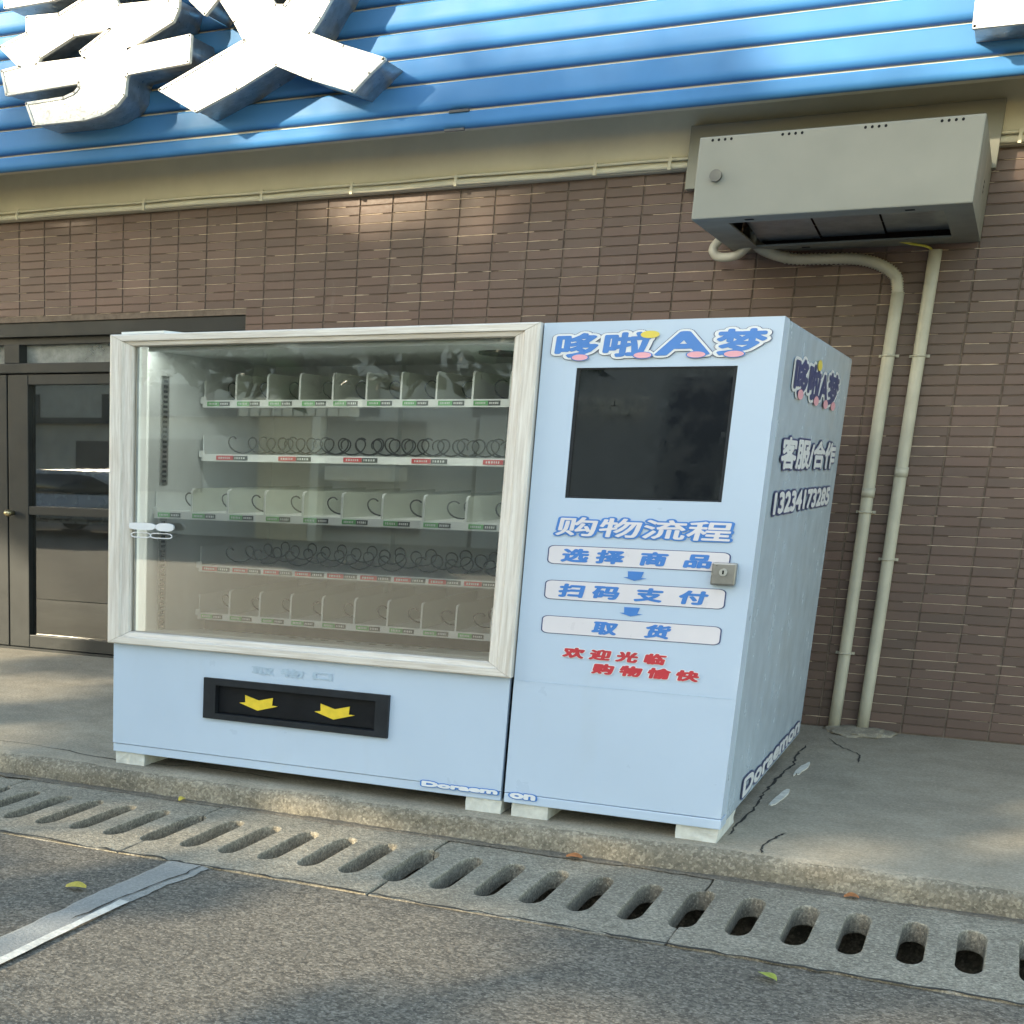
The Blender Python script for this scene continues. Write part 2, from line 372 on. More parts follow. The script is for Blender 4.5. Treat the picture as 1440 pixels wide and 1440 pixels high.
# silt filling the channel towards the door
bm = bmesh.new(); prev = None
for i in range(60):
    x = -9 + 9.6 * i / 59; zt = -0.165 if x < -1.6 else -0.165 - (x + 1.6) * 0.2
    cur = [bm.verts.new((x, y, zt + 0.02 * noise.noise(Vector((x * 4, y * 6, 0))))) for y in (-1.05, -0.8, -0.57, -0.35, -0.09)]
    if prev:
        for k in range(4): bm.faces.new((prev[k], cur[k], cur[k + 1], prev[k + 1]))
    prev = cur
tag(bm_obj('drain_silt', bm, 'drain_silt'), kind='structure')
# expansion strip in the road
bm = bmesh.new(); L = [(-1.861, -1.06), (-1.861, -1.173), (-1.872, -1.689), (-1.867, -2.176), (-1.9, -3.2), (-1.88, -6)]; Q = [(-1.674, -1.06), (-1.69, -1.25), (-1.726, -1.734), (-1.725, -2.374), (-1.74, -3.2), (-1.73, -6)]
rl, rq = [], []
for P_, o_ in ((L, rl), (Q, rq)):
    for a, b in zip(P_, P_[1:]):
        for k in range(10):
            t = k / 10; x = a[0] + (b[0] - a[0]) * t; y = a[1] + (b[1] - a[1]) * t
            o_.append((x + 0.016 * noise.noise(Vector((x * 9, y * 7, 1))) + 0.008 * noise.noise(Vector((x, y * 30, 2))), y))
prev = None
for a, b in zip(rl, rq):
    cur = [bm.verts.new((a[0] + (b[0] - a[0]) * t, a[1] + (b[1] - a[1]) * t, ZG + (0.004 if t in (0, 1) else 0.009))) for t in (0, 0.12, 0.5, 0.88, 1)]
    if prev:
        for k in range(4): bm.faces.new((prev[k], cur[k], cur[k + 1], prev[k + 1]))
    prev = cur
strip = tag(bm_obj('mortar_strip', bm, 'mortar'), kind='structure')
bm = bmesh.new(); prev = None
for i in range(40):
    t = i / 39; y = -1.62 - 3.0 * t; x = -1.722 + 0.004 * noise.noise(Vector((y * 5, 0, 0))); ww = 0.017 + 0.007 * noise.noise(Vector((y * 6, 3, 0)))
    cur = (bm.verts.new((x - ww, y, ZG + 0.013)), bm.verts.new((x + ww, y, ZG + 0.011)))
    if prev: bm.faces.new((prev[0], cur[0], cur[1], prev[1]))
    prev = cur
bm_obj('white_line', bm, 'white_line', strip)
crack([(-1.70, -1.062), (-1.72, -1.3), (-1.75, -1.62), (-1.765, -1.9)], 0.004, ZG + 0.012, strip, 8)

# ------------------------------------------------------------------ drain cover slabs
def slab(x0, x1, seed, dz, label):
    rnd = random.Random(seed); y0, y1 = -1.035 + rnd.uniform(-0.008, 0.008), -0.112
    cy, hl, hw = -0.565, 0.262, 0.046
    def j(p, a=0.006): return (p[0] + a * noise.noise(Vector((p[0] * 8, p[1] * 8, seed))), p[1] + a * noise.noise(Vector((p[0] * 8 + 5, p[1] * 8, seed))))
    def half(x, sgn):      # half slot notch from bottom to top on an end
        pts = []
        for k in range(7):
            t = -90 + 90 * k / 6
            pts.append((x + sgn * hw * 0.9 * math.cos(R(t)), cy - hl + hw * 2 + hw * 2 * math.sin(R(t))))
        for k in range(7):
            t = 90 * k / 6
            pts.append((x + sgn * hw * 0.9 * math.cos(R(t)), cy + hl - hw * 2 + hw * 2 * math.sin(R(t))))
        return pts
    out = []
    def edge(a, b, n=14):
        for k in range(n): out.append(j((a[0] + (b[0] - a[0]) * k / n, a[1] + (b[1] - a[1]) * k / n)))
    edge((x0, y0), (x1, y0)); edge((x1, y0), (x1, cy - hl), 5); out += half(x1, -1); edge((x1, cy + hl), (x1, y1), 4)
    edge((x1, y1), (x0, y1)); edge((x0, y1), (x0, cy + hl), 4); out += half(x0, 1)[::-1]; edge((x0, cy - hl), (x0, y0), 5)
    holes = []
    for k in range(1, 6):
        cx = x0 + (x1 - x0) * k / 6 + rnd.uniform(-0.004, 0.004); h = []
        for a in range(9): t = R(180 * a / 8); h.append(j((cx + hw * math.cos(t), cy + hl - 2 * hw + 2 * hw * math.sin(t)), 0.004))
        for a in range(9): t = R(180 + 180 * a / 8); h.append(j((cx + hw * math.cos(t), cy - hl + 2 * hw + 2 * hw * math.sin(t)), 0.004))
        holes.append(h)
    me = curve_mesh([out] + holes, 0.033, 0.005)
    o = link('drain_cover', me, 'slab'); o.location = (0, 0, ZG - 0.0385 + dz); o.rotation_euler = (0, 0, 0)
    for p in me.polygons: p.use_smooth = False
    return tag(o, label, 'drain cover', 'slotted drain cover slabs along the step')
J = [-4.22, -3.155, -2.10, -1.035, 0.02, 1.082, 2.14]
lab = ['slotted concrete drain cover farthest along from the vending machine, towards the glass door',
       'slotted concrete drain cover just past the white block nearest the glass door',
       'slotted concrete drain cover in front of the mortar strip below the black hatch',
       'slotted concrete drain cover below the seam between glass cabinet and control cabinet',
       'cracked-edged slotted drain cover below the right pavement with the deepest dark slots',
       'slotted concrete drain cover past the pavement right of the vending machine']
for i in range(6): slab(J[i] + 0.008, J[i + 1] - 0.008, i + 3, [-0.004, 0.002, 0.004, 0.0, 0.006, -0.003][i], lab[i])

bm = bmesh.new(); prev = None
for i in range(700):
    x = -5.2 + 7.4 * i / 699; n = noise.noise(Vector((x * 2.2, 0, 0))) + 0.7 * noise.noise(Vector((x * 9, 3, 0))) + 0.5 * noise.noise(Vector((x * 27, 6, 0)))
    wd = max(0.004, 0.022 + 0.022 * n)
    cur = (bm.verts.new((x, -0.095, ZG + 0.012 + 0.006 * n)), bm.verts.new((x, -0.108 - wd * 0.5, ZG + 0.010)), bm.verts.new((x, -0.108 - wd, ZG + 0.0035)))
    if prev:
        for k in range(2): bm.faces.new((prev[k], cur[k], cur[k + 1], prev[k + 1]))
    prev = cur
tag(bm_obj('dirt', bm, 'drain_silt'), 'brown dirt gathered along the foot of the step', 'dirt', kind='stuff')
for a_, b_, sd_ in ((-5.0, -2.2, 21), (-2.2, -0.2, 22), (-0.2, 2.0, 23)):
    crack([(a_ + (b_ - a_) * k / 8, -1.045 + 0.006 * math.sin(k * 2.1)) for k in range(9)], 0.010, ZG + 0.0085, road, sd_)
# ------------------------------------------------------------------ shop building: tiled wall, beam, fascia
shop = empty('shop_building', (-1, 3.3, 0), 'shop front with brown tiled wall, cream beam and blue metal fascia', 'building')
DX1, DZ1 = -3.68, 2.30        # door opening right edge / top
bm = bmesh.new()
box(bm, DX1, 5, YW + 0.006, 3.5, -0.2, 5.2); box(bm, -9, DX1, YW + 0.006, 3.5, DZ1, 5.2)
bm_obj('wall', bm, 'grout', shop)
px, pz = 0.2103, 0.0507; gx, gz = 0.0085, 0.0050
def tile_bm(bm, x0, x1, z0, z1, y=YW):
    b = 0.0022; A = [(x0, z0), (x1, z0), (x1, z1), (x0, z1)]; B = [(x0 + b, z0 + b), (x1 - b, z0 + b), (x1 - b, z1 - b), (x0 + b, z1 - b)]
    v0 = [bm.verts.new((p[0], y + 0.008, p[1])) for p in A]; v1 = [bm.verts.new((p[0], y + 0.0015, p[1])) for p in A]; v2 = [bm.verts.new((p[0], y - 0.0005, p[1])) for p in B]
    for a, c in ((v0, v1), (v1, v2)):
        for k in range(4): bm.faces.new((a[k], a[(k + 1) % 4], c[(k + 1) % 4], c[k]))
    bm.faces.new(v2)
cells = []
for i in range(-14, 26):
    for k in range(0, 58):
        x0 = -3.343 + i * px; z0 = 0.006 + k * pz; x1 = x0 + px; z1 = z0 + pz
        if x1 <= DX1 + 0.03 or x0 < DX1:
            if z0 < DZ1: 
                if x1 > DX1 + 0.04 and x0 < DX1: x0 = DX1
                else: continue
        cells.append((x0 + gx / 2, x1 - gx / 2, z0 + gz / 2, z1 - gz / 2))
def vis(c):
    x, z = (c[0] + c[1]) / 2, (c[2] + c[3]) / 2
    return (-0.08 < x < 0.85 and z < 2.92) or (z > 2.2 and -3.7 < x < 0.85) or z > 2.34
ranked = sorted(range(len(cells)), key=lambda i: (not vis(cells[i]), (Vector(((cells[i][0] + cells[i][1]) / 2, YW, cells[i][3])) - C0).length))
single = set(ranked[:292])
tile_me = {}
bmr = bmesh.new()
for i, c in enumerate(cells):
    wd = round(c[1] - c[0], 3)
    if i in single:
        if wd not in tile_me:
            b2 = bmesh.new(); hw_, hz = (c[1] - c[0]) / 2, (c[3] - c[2]) / 2; tile_bm(b2, -hw_, hw_, -hz, hz, 0)
            bmesh.ops.recalc_face_normals(b2, faces=b2.faces[:]); me = bpy.data.meshes.new('wall_tile'); b2.to_mesh(me); b2.free(); me.materials.append(MAT['tile']); tile_me[wd] = me
        o = bpy.data.objects.new('wall_tile', tile_me[wd]); COL.link(o)
        o.location = ((c[0] + c[1]) / 2, YW + random.uniform(-0.001, 0.0012), (c[2] + c[3]) / 2)
        o.rotation_euler = (R(random.uniform(-0.5, 0.5)), R(random.uniform(-0.12, 0.12)), R(random.uniform(-0.3, 0.3))); attach(o, shop)
    else:
        tile_bm(bmr, c[0], c[1], c[2], c[3], YW + random.uniform(-0.001, 0.0012))
bm_obj('wall_tiles', bmr, 'tile', shop, kind='stuff')
# pale smeared grout in the bed joints
bm = bmesh.new(); rnd = random.Random(3)
for k in range(1, 58):
    z = 0.006 + k * pz
    x = -6.2 if z > DZ1 + 0.03 else DX1 + 0.02
    while x < 1.9:
        ln = rnd.uniform(0.05, 0.5)
        if rnd.random() < 0.74:
            h = rnd.uniform(0.0012, 0.0026); poly(bm, [(x, YW + 0.0002, z - h), (x + ln, YW + 0.0002, z - h), (x + ln, YW + 0.0002, z + h), (x, YW + 0.0002, z + h)])
        x += ln + rnd.uniform(0, 0.25)
bm_obj('grout_smears', bm, 'joint_light', shop, kind='stuff')
# cream beam, soffit return and fascia
bm = bmesh.new(); box(bm, -9, 5, 3.07, 3.16, 2.953, 5.0, 0, 0.004); bm_obj('beam', bm, 'cream_paint', shop)
boxo('fascia_backing', -9, 5, 2.532, 2.60, 3.151, 5.1, 'cream_paint', shop)
boxo('soffit', -9, 5, 2.60, 3.075, 3.40, 3.46, 'cream_paint', shop)
zc = [3.139, 3.236, 3.387, 3.52, 3.654] + [3.654 + 0.137 * k for k in range(1, 10)]
for z0, z1 in zip(zc, zc[1:]):
    pr_ = [(2.531, z0 + 0.010), (2.515, z0 + 0.0105), (2.503, z0 + 0.018), (2.494, z0 + 0.028), (2.490, z0 + 0.042), (2.489, z0 + 0.06), (2.486, z1 - 0.016), (2.492, z1 - 0.008), (2.531, z1 - 0.008)]
    bm = bmesh.new(); N = 40; rws = []
    for i in range(N + 1):
        x = -9 + 14 * i / N
        rws.append([bm.verts.new((x, y + 0.004 * noise.noise(Vector((x * 0.9, z * 2, 0))), z)) for y, z in pr_])
    for A, B in zip(rws, rws[1:]):
        for k in range(len(pr_) - 1):
            f = bm.faces.new((A[k], B[k], B[k + 1], A[k + 1])); f.smooth = 1 <= k <= 4
    bm_obj('fascia_panel', bm, 'blue_panel', shop)
for x, z in ((-2.17, 3.225), (-2.19, 3.134)):
    boxo('panel_clip', x, x + 0.11, 2.478, 2.50, z, z + 0.012, 'dark_shutter', shop)

# ------------------------------------------------------------------ sign letters
def letter(name, label, group, parts):
    e = empty(name, (parts[0][0][0][0], 2.5, parts[0][0][0][1]), label, 'sign letter', group)
    for outs in parts:
        me = curve_mesh(outs, 0.15, 0.0)
        me.transform(Matrix(((1, 0, 0, 0), (0, 0, 1, 2.35), (0, 1, 0, 0), (0, 0, 0, 1))))
        bm = bmesh.new(); bm.from_mesh(me); bmesh.ops.recalc_face_normals(bm, faces=bm.faces[:])
        for face in (True, False):
            b2 = bm.copy(); bmesh.ops.delete(b2, geom=[f for f in b2.faces if (f.normal.y < -0.5) != face], context='FACES')
            m2 = bpy.data.meshes.new('x'); b2.to_mesh(m2); b2.free(); m2.name = 'letter_face' if face else 'letter_return'
            link('letter_face' if face else 'letter_return', m2, 'letter_face' if face else 'letter_return', e)
        bm.free(); bpy.data.meshes.remove(me)
        bm = bmesh.new()
        for o_ in outs:
            n = len(o_)
            for i in range(n):
                a, b = Vector(o_[i]), Vector(o_[(i + 1) % n]); d = (b - a).normalized() * 0.004; q = Vector((-d.y, d.x)) * 1.8
                a, b = a - d, b + d
                vs = [bm.verts.new((p.x, y, p.y)) for y in (2.193, 2.225) for p in (a - q, b - q, b + q, a + q)]
                for f in ((0, 1, 2, 3), (7, 6, 5, 4), (0, 4, 5, 1), (1, 5, 6, 2), (2, 6, 7, 3), (3, 7, 4, 0)): bm.faces.new([vs[k] for k in f])
        bm_obj('trim', bm, 'letter_trim', e)
    return e
xiao = [(-4.732, 3.917), (-4.505, 3.907), (-4.345, 3.963), (-4.259, 3.999), (-4.30, 4.02), (-4.55, 3.99), (-4.893, 3.988), (-4.897, 4.10), (-4.38, 4.12), (-4.37, 4.25), (-4.20, 4.25), (-4.19, 4.12), (-3.85, 4.10), (-3.85, 4.00), (-4.05, 4.0), (-4.108, 3.97), (-4.116, 3.936), (-4.097, 3.903), (-3.765, 3.891), (-3.703, 3.889), (-3.706, 3.842), (-3.738, 3.786), (-4.035, 3.673),
        (-3.622, 3.698), (-3.63, 3.566), (-4.028, 3.546), (-4.042, 3.529), (-4.053, 3.437), (-4.111, 3.386), (-4.203, 3.349), (-4.327, 3.332), (-4.688, 3.335), (-4.741, 3.453), (-4.474, 3.459), (-4.395, 3.479), (-4.364, 3.506), (-4.364, 3.533), (-4.888, 3.516), (-4.919, 3.647), (-4.788, 3.659), (-4.928, 3.78), (-4.733, 3.833)]
xh = [(-4.401, 3.787), (-4.15, 3.793), (-4.354, 3.693), (-4.323, 3.657), (-4.67, 3.658), (-4.643, 3.696)]
pu = [(-3.813, 3.44), (-3.277, 3.636), (-3.341, 3.736), (-3.431, 3.853), (-3.50, 4.0), (-3.42, 4.06), (-3.36, 4.0), (-3.17, 4.02), (-3.17, 4.12), (-3.45, 4.11), (-3.33, 4.28), (-3.12, 4.26), (-3.17, 4.18), (-2.50, 4.14), (-2.52, 4.04), (-2.68, 4.02), (-2.702, 3.868), (-2.776, 3.775), (-2.829, 3.696), (-2.889, 3.627), (-2.683, 3.542), (-2.448, 3.458), (-2.528, 3.398), (-2.619, 3.321), (-2.86, 3.403), (-3.078, 3.497), (-3.317, 3.398), (-3.577, 3.309)]
ph = [(-3.122, 3.816), (-3.096, 3.785), (-3.043, 3.778), (-3.015, 3.803), (-2.98, 3.90), (-3.12, 3.90)]
tip = [(-3.625, 3.877), (-3.531, 3.795), (-3.462, 3.857), (-3.50, 4.10), (-3.40, 4.24), (-3.60, 4.24), (-3.66, 4.0)]
letter('sign_letter', 'big white metal-edged character of the blue fascia sign above the glass cabinet', None, [[xiao, xh], [pu, ph], [tip]])
yue = [(0.325, 3.296), (0.62, 3.294), (0.62, 3.50), (1.9, 3.50), (1.9, 3.30), (2.2, 3.30), (2.2, 4.05), (0.30, 4.05), (0.32, 3.403)]
letter('sign_letter', 'corner of a white sign letter on the blue fascia above the grey box', None, [[yue]])

# ------------------------------------------------------------------ glass door
door = empty('glass_door', (-5.5, 3.15, 0), 'dark aluminium double door with glass panes and transom beside the vending machine', 'door')
YD = 3.15
boxo('header', -8.2, DX1, YD, YD + 0.22, 2.205, 2.298, 'door_alu', door, 0.004)
boxo('sill', -8.2, DX1, YD + 0.01, YD + 0.20, 0.0, 0.018, 'door_alu', door)
boxo('jamb', DX1 - 0.10, DX1 - 0.001, YD, YD + 0.2, 0.018, 2.205, 'door_alu', door, 0.004)
boxo('transom_bar', -8.2, DX1 - 0.10, YD + 0.004, YD + 0.2, 1.962, 2.03, 'door_alu', door, 0.006)
boxo('transom_bar', -8.2, DX1 - 0.10, YD + 0.05, YD + 0.2, 2.155, 2.205, 'door_alu', door, 0.004)
boxo('mullion', -5.60, -5.47, YD + 0.002, YD + 0.2, 2.03, 2.155, 'door_alu', door, 0.004)
for a, b in ((-5.47, DX1 - 0.10), (-8.2, -5.60)): boxo('transom_pane', a, b, YD + 0.10, YD + 0.108, 2.03, 2.155, 'sky_pale_glass', door)
for a, b in ((-5.585, DX1 - 0.105), (-7.6, -5.595)):
    leaf = empty('door_leaf', (a, YD, 0)); attach(leaf, door); st = 0.175
    boxo('stile', a, a + st, YD + 0.02, YD + 0.14, 0.022, 1.955, 'door_alu', leaf, 0.006); boxo('stile', b - st, b, YD + 0.02, YD + 0.14, 0.022, 1.955, 'door_alu', leaf, 0.006)
    for z0, z1 in ((0.022, 0.115), (0.985, 1.045), (1.885, 1.955)): boxo('rail', a + st, b - st, YD + 0.023, YD + 0.137, z0, z1, 'door_alu', leaf, 0.005)
    for z0, z1 in ((0.115, 0.985), (1.045, 1.885)): boxo('pane', a + st, b - st, YD + 0.07, YD + 0.078, z0, z1, 'door_glass', leaf)
bm = bmesh.new(); bmesh.ops.create_uvsphere(bm, u_segments=16, v_segments=10, radius=0.035, matrix=Matrix.Translation((-5.545, YD - 0.045, 0.995)) @ Matrix.Scale(0.7, 4, (0, 0, 1)))
tube(bm, [(-5.545, YD + 0.02, 0.995), (-5.545, YD - 0.04, 0.995)], 0.016); bm_obj('door_knob', bm, 'brass', door, True)
bm = bmesh.new()
for q in (((-9, 7, -0.02), (-3.2, 7, -0.02), (-3.2, 7, 3), (-9, 7, 3)), ((-9, 3.3, 0.01), (-3.2, 3.3, 0.01), (-3.2, 7, 0.01), (-9, 7, 0.01)), ((-3.2, 3.5, 0), (-3.2, 7, 0), (-3.2, 7, 3), (-3.2, 3.5, 3)), ((-9, 3.5, 2.9), (-3.2, 3.5, 2.9), (-3.2, 7, 2.9), (-9, 7, 2.9)), ((-9, 3.3, 0), (-9, 7, 0), (-9, 7, 3), (-9, 3.3, 3))): poly(bm, q)
tag(bm_obj('room_interior', bm, 'room_dark'), kind='structure')

# ------------------------------------------------------------------ electrical box with hoses and pipes
eb = empty('electrical_box', (-0.13, 3.1, 2.52), 'grey metal electrical box mounted high on the wall under the fascia', 'box')
X0, X1, YF, YB, Z0, Z1 = -0.712, 0.447, 1.80, 3.12, 2.519, 2.868
bm = bmesh.new()
box(bm, X0, X1, YF, YF + 0.03, Z0, Z1, 0, 0.006)                     # front
box(bm, X0, X0 + 0.012, YF + 0.03, YB, Z0, Z1); box(bm, X1 - 0.012, X1, YF + 0.03, YB, Z0, Z1)
box(bm, X0 + 0.012, X1 - 0.012, YF + 0.03, YB, Z1 - 0.012, Z1)
ox0, ox1, oy0, oy1 = -0.575, 0.33, 1.98, 2.87
box(bm, X0 + 0.012, ox0, YF + 0.03, YB, Z0, Z0 + 0.008); box(bm, ox1, X1 - 0.012, YF + 0.03, YB, Z0, Z0 + 0.008)
box(bm, ox0, ox1, YF + 0.03, oy0, Z0, Z0 + 0.008); box(bm, ox0, ox1, oy1, YB, Z0, Z0 + 0.008)
bm_obj('housing', bm, 'box_paint', eb)
bm = bmesh.new(); box(bm, -1.0, 0.468, 3.0, 3.065, 2.842, 3.155, 0, 0.004); bm_obj('back_panel', bm, 'box_paint', eb)
for k in range(3):
    a = ox0 + (ox1 - ox0) * k / 3; b = ox0 + (ox1 - ox0) * (k + 1) / 3
    bm = bmesh.new(); poly(bm, [(a + 0.004, oy0 - 0.05, Z0 + 0.10), (b - 0.004, oy0 - 0.05, Z0 + 0.10), (b - 0.004, oy1 + 0.05, Z0 + 0.03 + 0.006 * k), (a + 0.004, oy1 + 0.05, Z0 + 0.03 + 0.006 * k)])
    bm_obj('inner_plate', bm, 'galvanised', eb)
bm = bmesh.new()
for gx_ in (-0.654, -0.355, -0.017, 0.281):
    for k in range(4):
        cx = gx_ + 0.027 * k
        poly(bm, [(cx + 0.006 * math.cos(t), YF - 0.001, Z1 - 0.016 + 0.0065 * math.sin(t)) for t in (2 * math.pi * i / 10 for i in range(10))])
bm_obj('vent_holes', bm, 'inner_dark', eb)
bm = bmesh.new(); tube(bm, [(-0.621, YF, 2.699), (-0.621, YF - 0.025, 2.699)], 0.026, 20); bm_obj('lock_knob', bm, 'dark_metal', eb)
bm = bmesh.new()
for k in range(3): poly(bm, [(X1 + 0.001, 2.5, 2.66 + 0.022 * k), (X1 + 0.001, 2.56, 2.66 + 0.022 * k), (X1 + 0.001, 2.56, 2.672 + 0.022 * k), (X1 + 0.001, 2.5, 2.672 + 0.022 * k)])
for cx, cy in ((-0.47, 1.9), (0.20, 1.9), (-0.35, 2.98)):
    poly(bm, [(cx - 0.02, cy - 0.02, Z0 - 0.001), (cx + 0.02, cy - 0.02, Z0 - 0.001), (cx + 0.02, cy + 0.02, Z0 - 0.001), (cx - 0.02, cy + 0.02, Z0 - 0.001)])
bm_obj('slot_holes', bm, 'inner_dark', eb)

def pipe(x, z1, straps, label):
    e = empty('drain_pipe', (x, 3.085, 0), label, 'pipe', 'cream plastic pipes down the tiled wall')
    bm = bmesh.new(); tube(bm, [(x + 0.002 * math.sin(z * 3), 3.085, z) for z in [z1 * k / 12 for k in range(13)]], 0.031, 18)
    tube(bm, [(x, 3.085, 0.55 * z1), (x, 3.085, 0.55 * z1 + 0.05)], 0.0335, 18)
    bm_obj('tube', bm, 'pvc', e)
    for z in straps:
        bm = bmesh.new(); tube(bm, [(x + 0.034 * math.cos(t), 3.085 + 0.034 * math.sin(t), z) for t in (math.pi + math.pi * k / 10 for k in range(11))], 0.005, 6)
        box(bm, x - 0.048, x - 0.03, 3.112, 3.122, z - 0.007, z + 0.007); box(bm, x + 0.03, x + 0.048, 3.112, 3.122, z - 0.007, z + 0.007)
        bm_obj('strap', bm, 'pvc', e)
pipe(0.108, 2.29, (1.98, 1.183, 0.423), 'cream plastic pipe on the wall topped by the corrugated hose')
pipe(0.252, 2.488, (1.977, 0.939), 'straight cream plastic pipe on the wall ending open below the box with a yellow wire')
bm = bmesh.new()
P = catmull([(-0.62, 2.86, 2.60), (-0.608, 2.93, 2.56), (-0.556, 3.0, 2.515), (-0.428, 3.05, 2.475), (-0.28, 3.07, 2.468), (-0.12, 3.08, 2.462), (0.0, 3.085, 2.43), (0.085, 3.085, 2.37), (0.108, 3.085, 2.285)], 15)
tube(bm, P, 0.027, 12, radf=lambda t, i: 1.0 + (0.14 if i % 2 else -0.10) * (1 if t > 0.35 else 0.1))
tag(bm_obj('corrugated_hose', bm, 'pvc'), 'corrugated cream hose curving from the electrical box into a wall pipe', 'hose')
bm = bmesh.new(); tube(bm, catmull([(-0.59, 2.82, 2.60), (-0.615, 2.9, 2.545), (-0.68, 2.94, 2.492), (-0.77, 2.95, 2.487), (-0.808, 2.95, 2.524), (-0.79, 2.98, 2.57), (-0.77, 3.06, 2.60)], 10), 0.023, 12)
tag(bm_obj('smooth_hose', bm, 'pvc'), 'short smooth hose looping below the left end of the electrical box', 'hose')
bm = bmesh.new(); tube(bm, catmull([(0.06, 2.95, 2.53), (0.14, 3.02, 2.515), (0.22, 3.07, 2.50), (0.25, 3.085, 2.46)], 6), 0.006, 6)
tag(bm_obj('wire', bm, 'wire_yellow'), 'thin yellow wire from the grey box into the open pipe', 'wire')
for z, rr, lb in ((2.972, 0.0165, 'thicker cream conduit running along the top of the brown tiles'), (3.005, 0.009, 'thin cream cable running just above the thicker conduit on the beam')):
    e = empty('conduit', (-3, 3.05, z), lb, 'conduit'); bm = bmesh.new()
    tube(bm, [(-8 + 0.25 * k, 3.05 + 0.003 * math.sin(k), z + 0.0025 * math.sin(k * 1.7)) for k in range(47)], rr, 8); bm_obj('tube', bm, 'cream_paint', e)
    for x in (-5.4, -4.4, -3.55, -2.95, -2.3, -1.5, -1.1, 0.55): bm = bmesh.new(); box(bm, x - 0.008, x + 0.008, 3.05 - rr - 0.005, 3.068, z - rr - 0.004, z + rr + 0.004); bm_obj('clip', bm, 'cream_paint', e)
# mortar mound at the foot of the pipes
bm = bmesh.new(); bmesh.ops.create_icosphere(bm, subdivisions=4, radius=1)
for v in bm.verts:
    n = noise.noise(v.co * 2.3) * 0.28 + noise.noise(v.co * 7) * 0.12; p = v.co * (1 + n)
    v.co = Vector((0.24 + p.x * 0.17, 3.03 + p.y * 0.17, 0.0 + p.z * 0.028))
tag(bm_obj('mortar_mound', bm, 'pavement', smooth=True), 'low rough mortar mound around the foot of the wall pipes', 'mortar')
for i, (x, y, l_, lb) in enumerate(((0.10, 1.77, 0.36, 'pale plaster smear on the pavement beside the cabinet, closer to the wall'), (0.095, 1.01, 0.40, 'pale plaster smear on the pavement beside the cabinet, closer to the step'))):
    bm = bmesh.new(); pts = []
    for k in range(22):
        t = 2 * math.pi * k / 22; s = 1 + 0.45 * noise.noise(Vector((math.cos(t) * 2, math.sin(t) * 2, i * 5)))
        pts.append((x + 0.017 * s * math.cos(t) + 0.012 * math.sin(t), y + l_ / 2 * s * math.sin(t)))
    prism(bm, pts, 'z', 0.0, 0.005); tag(bm_obj('plaster_smear', bm, 'white_line'), lb, 'plaster')

# ------------------------------------------------------------------ vending machine
vm = empty('vending_machine', (-1.4, 1.2, 0.058), 'pale blue vending machine with large glass front and tall touch screen cabinet', 'vending machine')
H, HB, D, W_, XS = 1.93, 0.058, 2.442, -2.756, -0.852
# goods cabinet shell
LX1 = XS - 0.016
bm = bmesh.new()
box(bm, W_, W_ + 0.10, 0.02, D, HB, H, 0, 0.006); box(bm, LX1 - 0.09, LX1, 0.02, D, HB, H, 0, 0.006)
box(bm, W_ + 0.10, LX1 - 0.09, 0.02, D, H - 0.045, H); box(bm, W_ + 0.10, LX1 - 0.09, 2.30, D, HB, H - 0.045)
box(bm, W_ + 0.10, LX1 - 0.09, 0.05, 2.30, HB, 0.50)
bm_obj('cabinet_shell', bm, 'vinyl_side', vm)
bm = bmesh.new()
box(bm, W_ + 0.101, W_ + 0.112, 0.03, 2.2, 0.5, H - 0.046); box(bm, LX1 - 0.102, LX1 - 0.091, 0.03, 2.2, 0.5, H - 0.046)
box(bm, W_ + 0.112, LX1 - 0.102, 1.42, 2.2, 0.5, H - 0.046); box(bm, W_ + 0.112, LX1 - 0.102, 0.17, 1.42, H - 0.058, H - 0.046)
bm_obj('inner_lining', bm, 'inner', vm)
bm = bmesh.new(); box(bm, -2.0, -1.93, 1.36, 1.42, 0.5, H - 0.06); box(bm, -1.45, -1.38, 1.36, 1.42, 0.5, H - 0.06); bm_obj('back_rib', bm, 'inner', vm)
bm = bmesh.new(); bmesh.ops.create_cone(bm, cap_ends=True, segments=28, radius1=0.085, radius2=0.085, depth=0.01, matrix=Matrix.Translation((-1.22, 0.67, H - 0.062)) @ Matrix.Scale(1.9, 4, (0, 1, 0))); bm_obj('ceiling_disc', bm, 'inner_dark', vm)
# lower front panel with hatch opening
hx0, hx1, hz0, hz1 = -2.267, -1.375, 0.270, 0.455
bm = bmesh.new()
for a, b, c, d in ((W_, hx0, 0.1, 0.5755), (hx1, LX1, 0.1, 0.5755), (hx0, hx1, 0.1, hz0), (hx0, hx1, hz1, 0.5755)): box(bm, a, b, 0.0, 0.05, c, d)
bmesh.ops.remove_doubles(bm, verts=bm.verts[:], dist=1e-5)
bm_obj('lower_panel', bm, 'vinyl', vm)
boxo('skirt', W_, LX1, 0.004, 0.055, HB, 0.0965, 'vinyl', vm, 0.003)
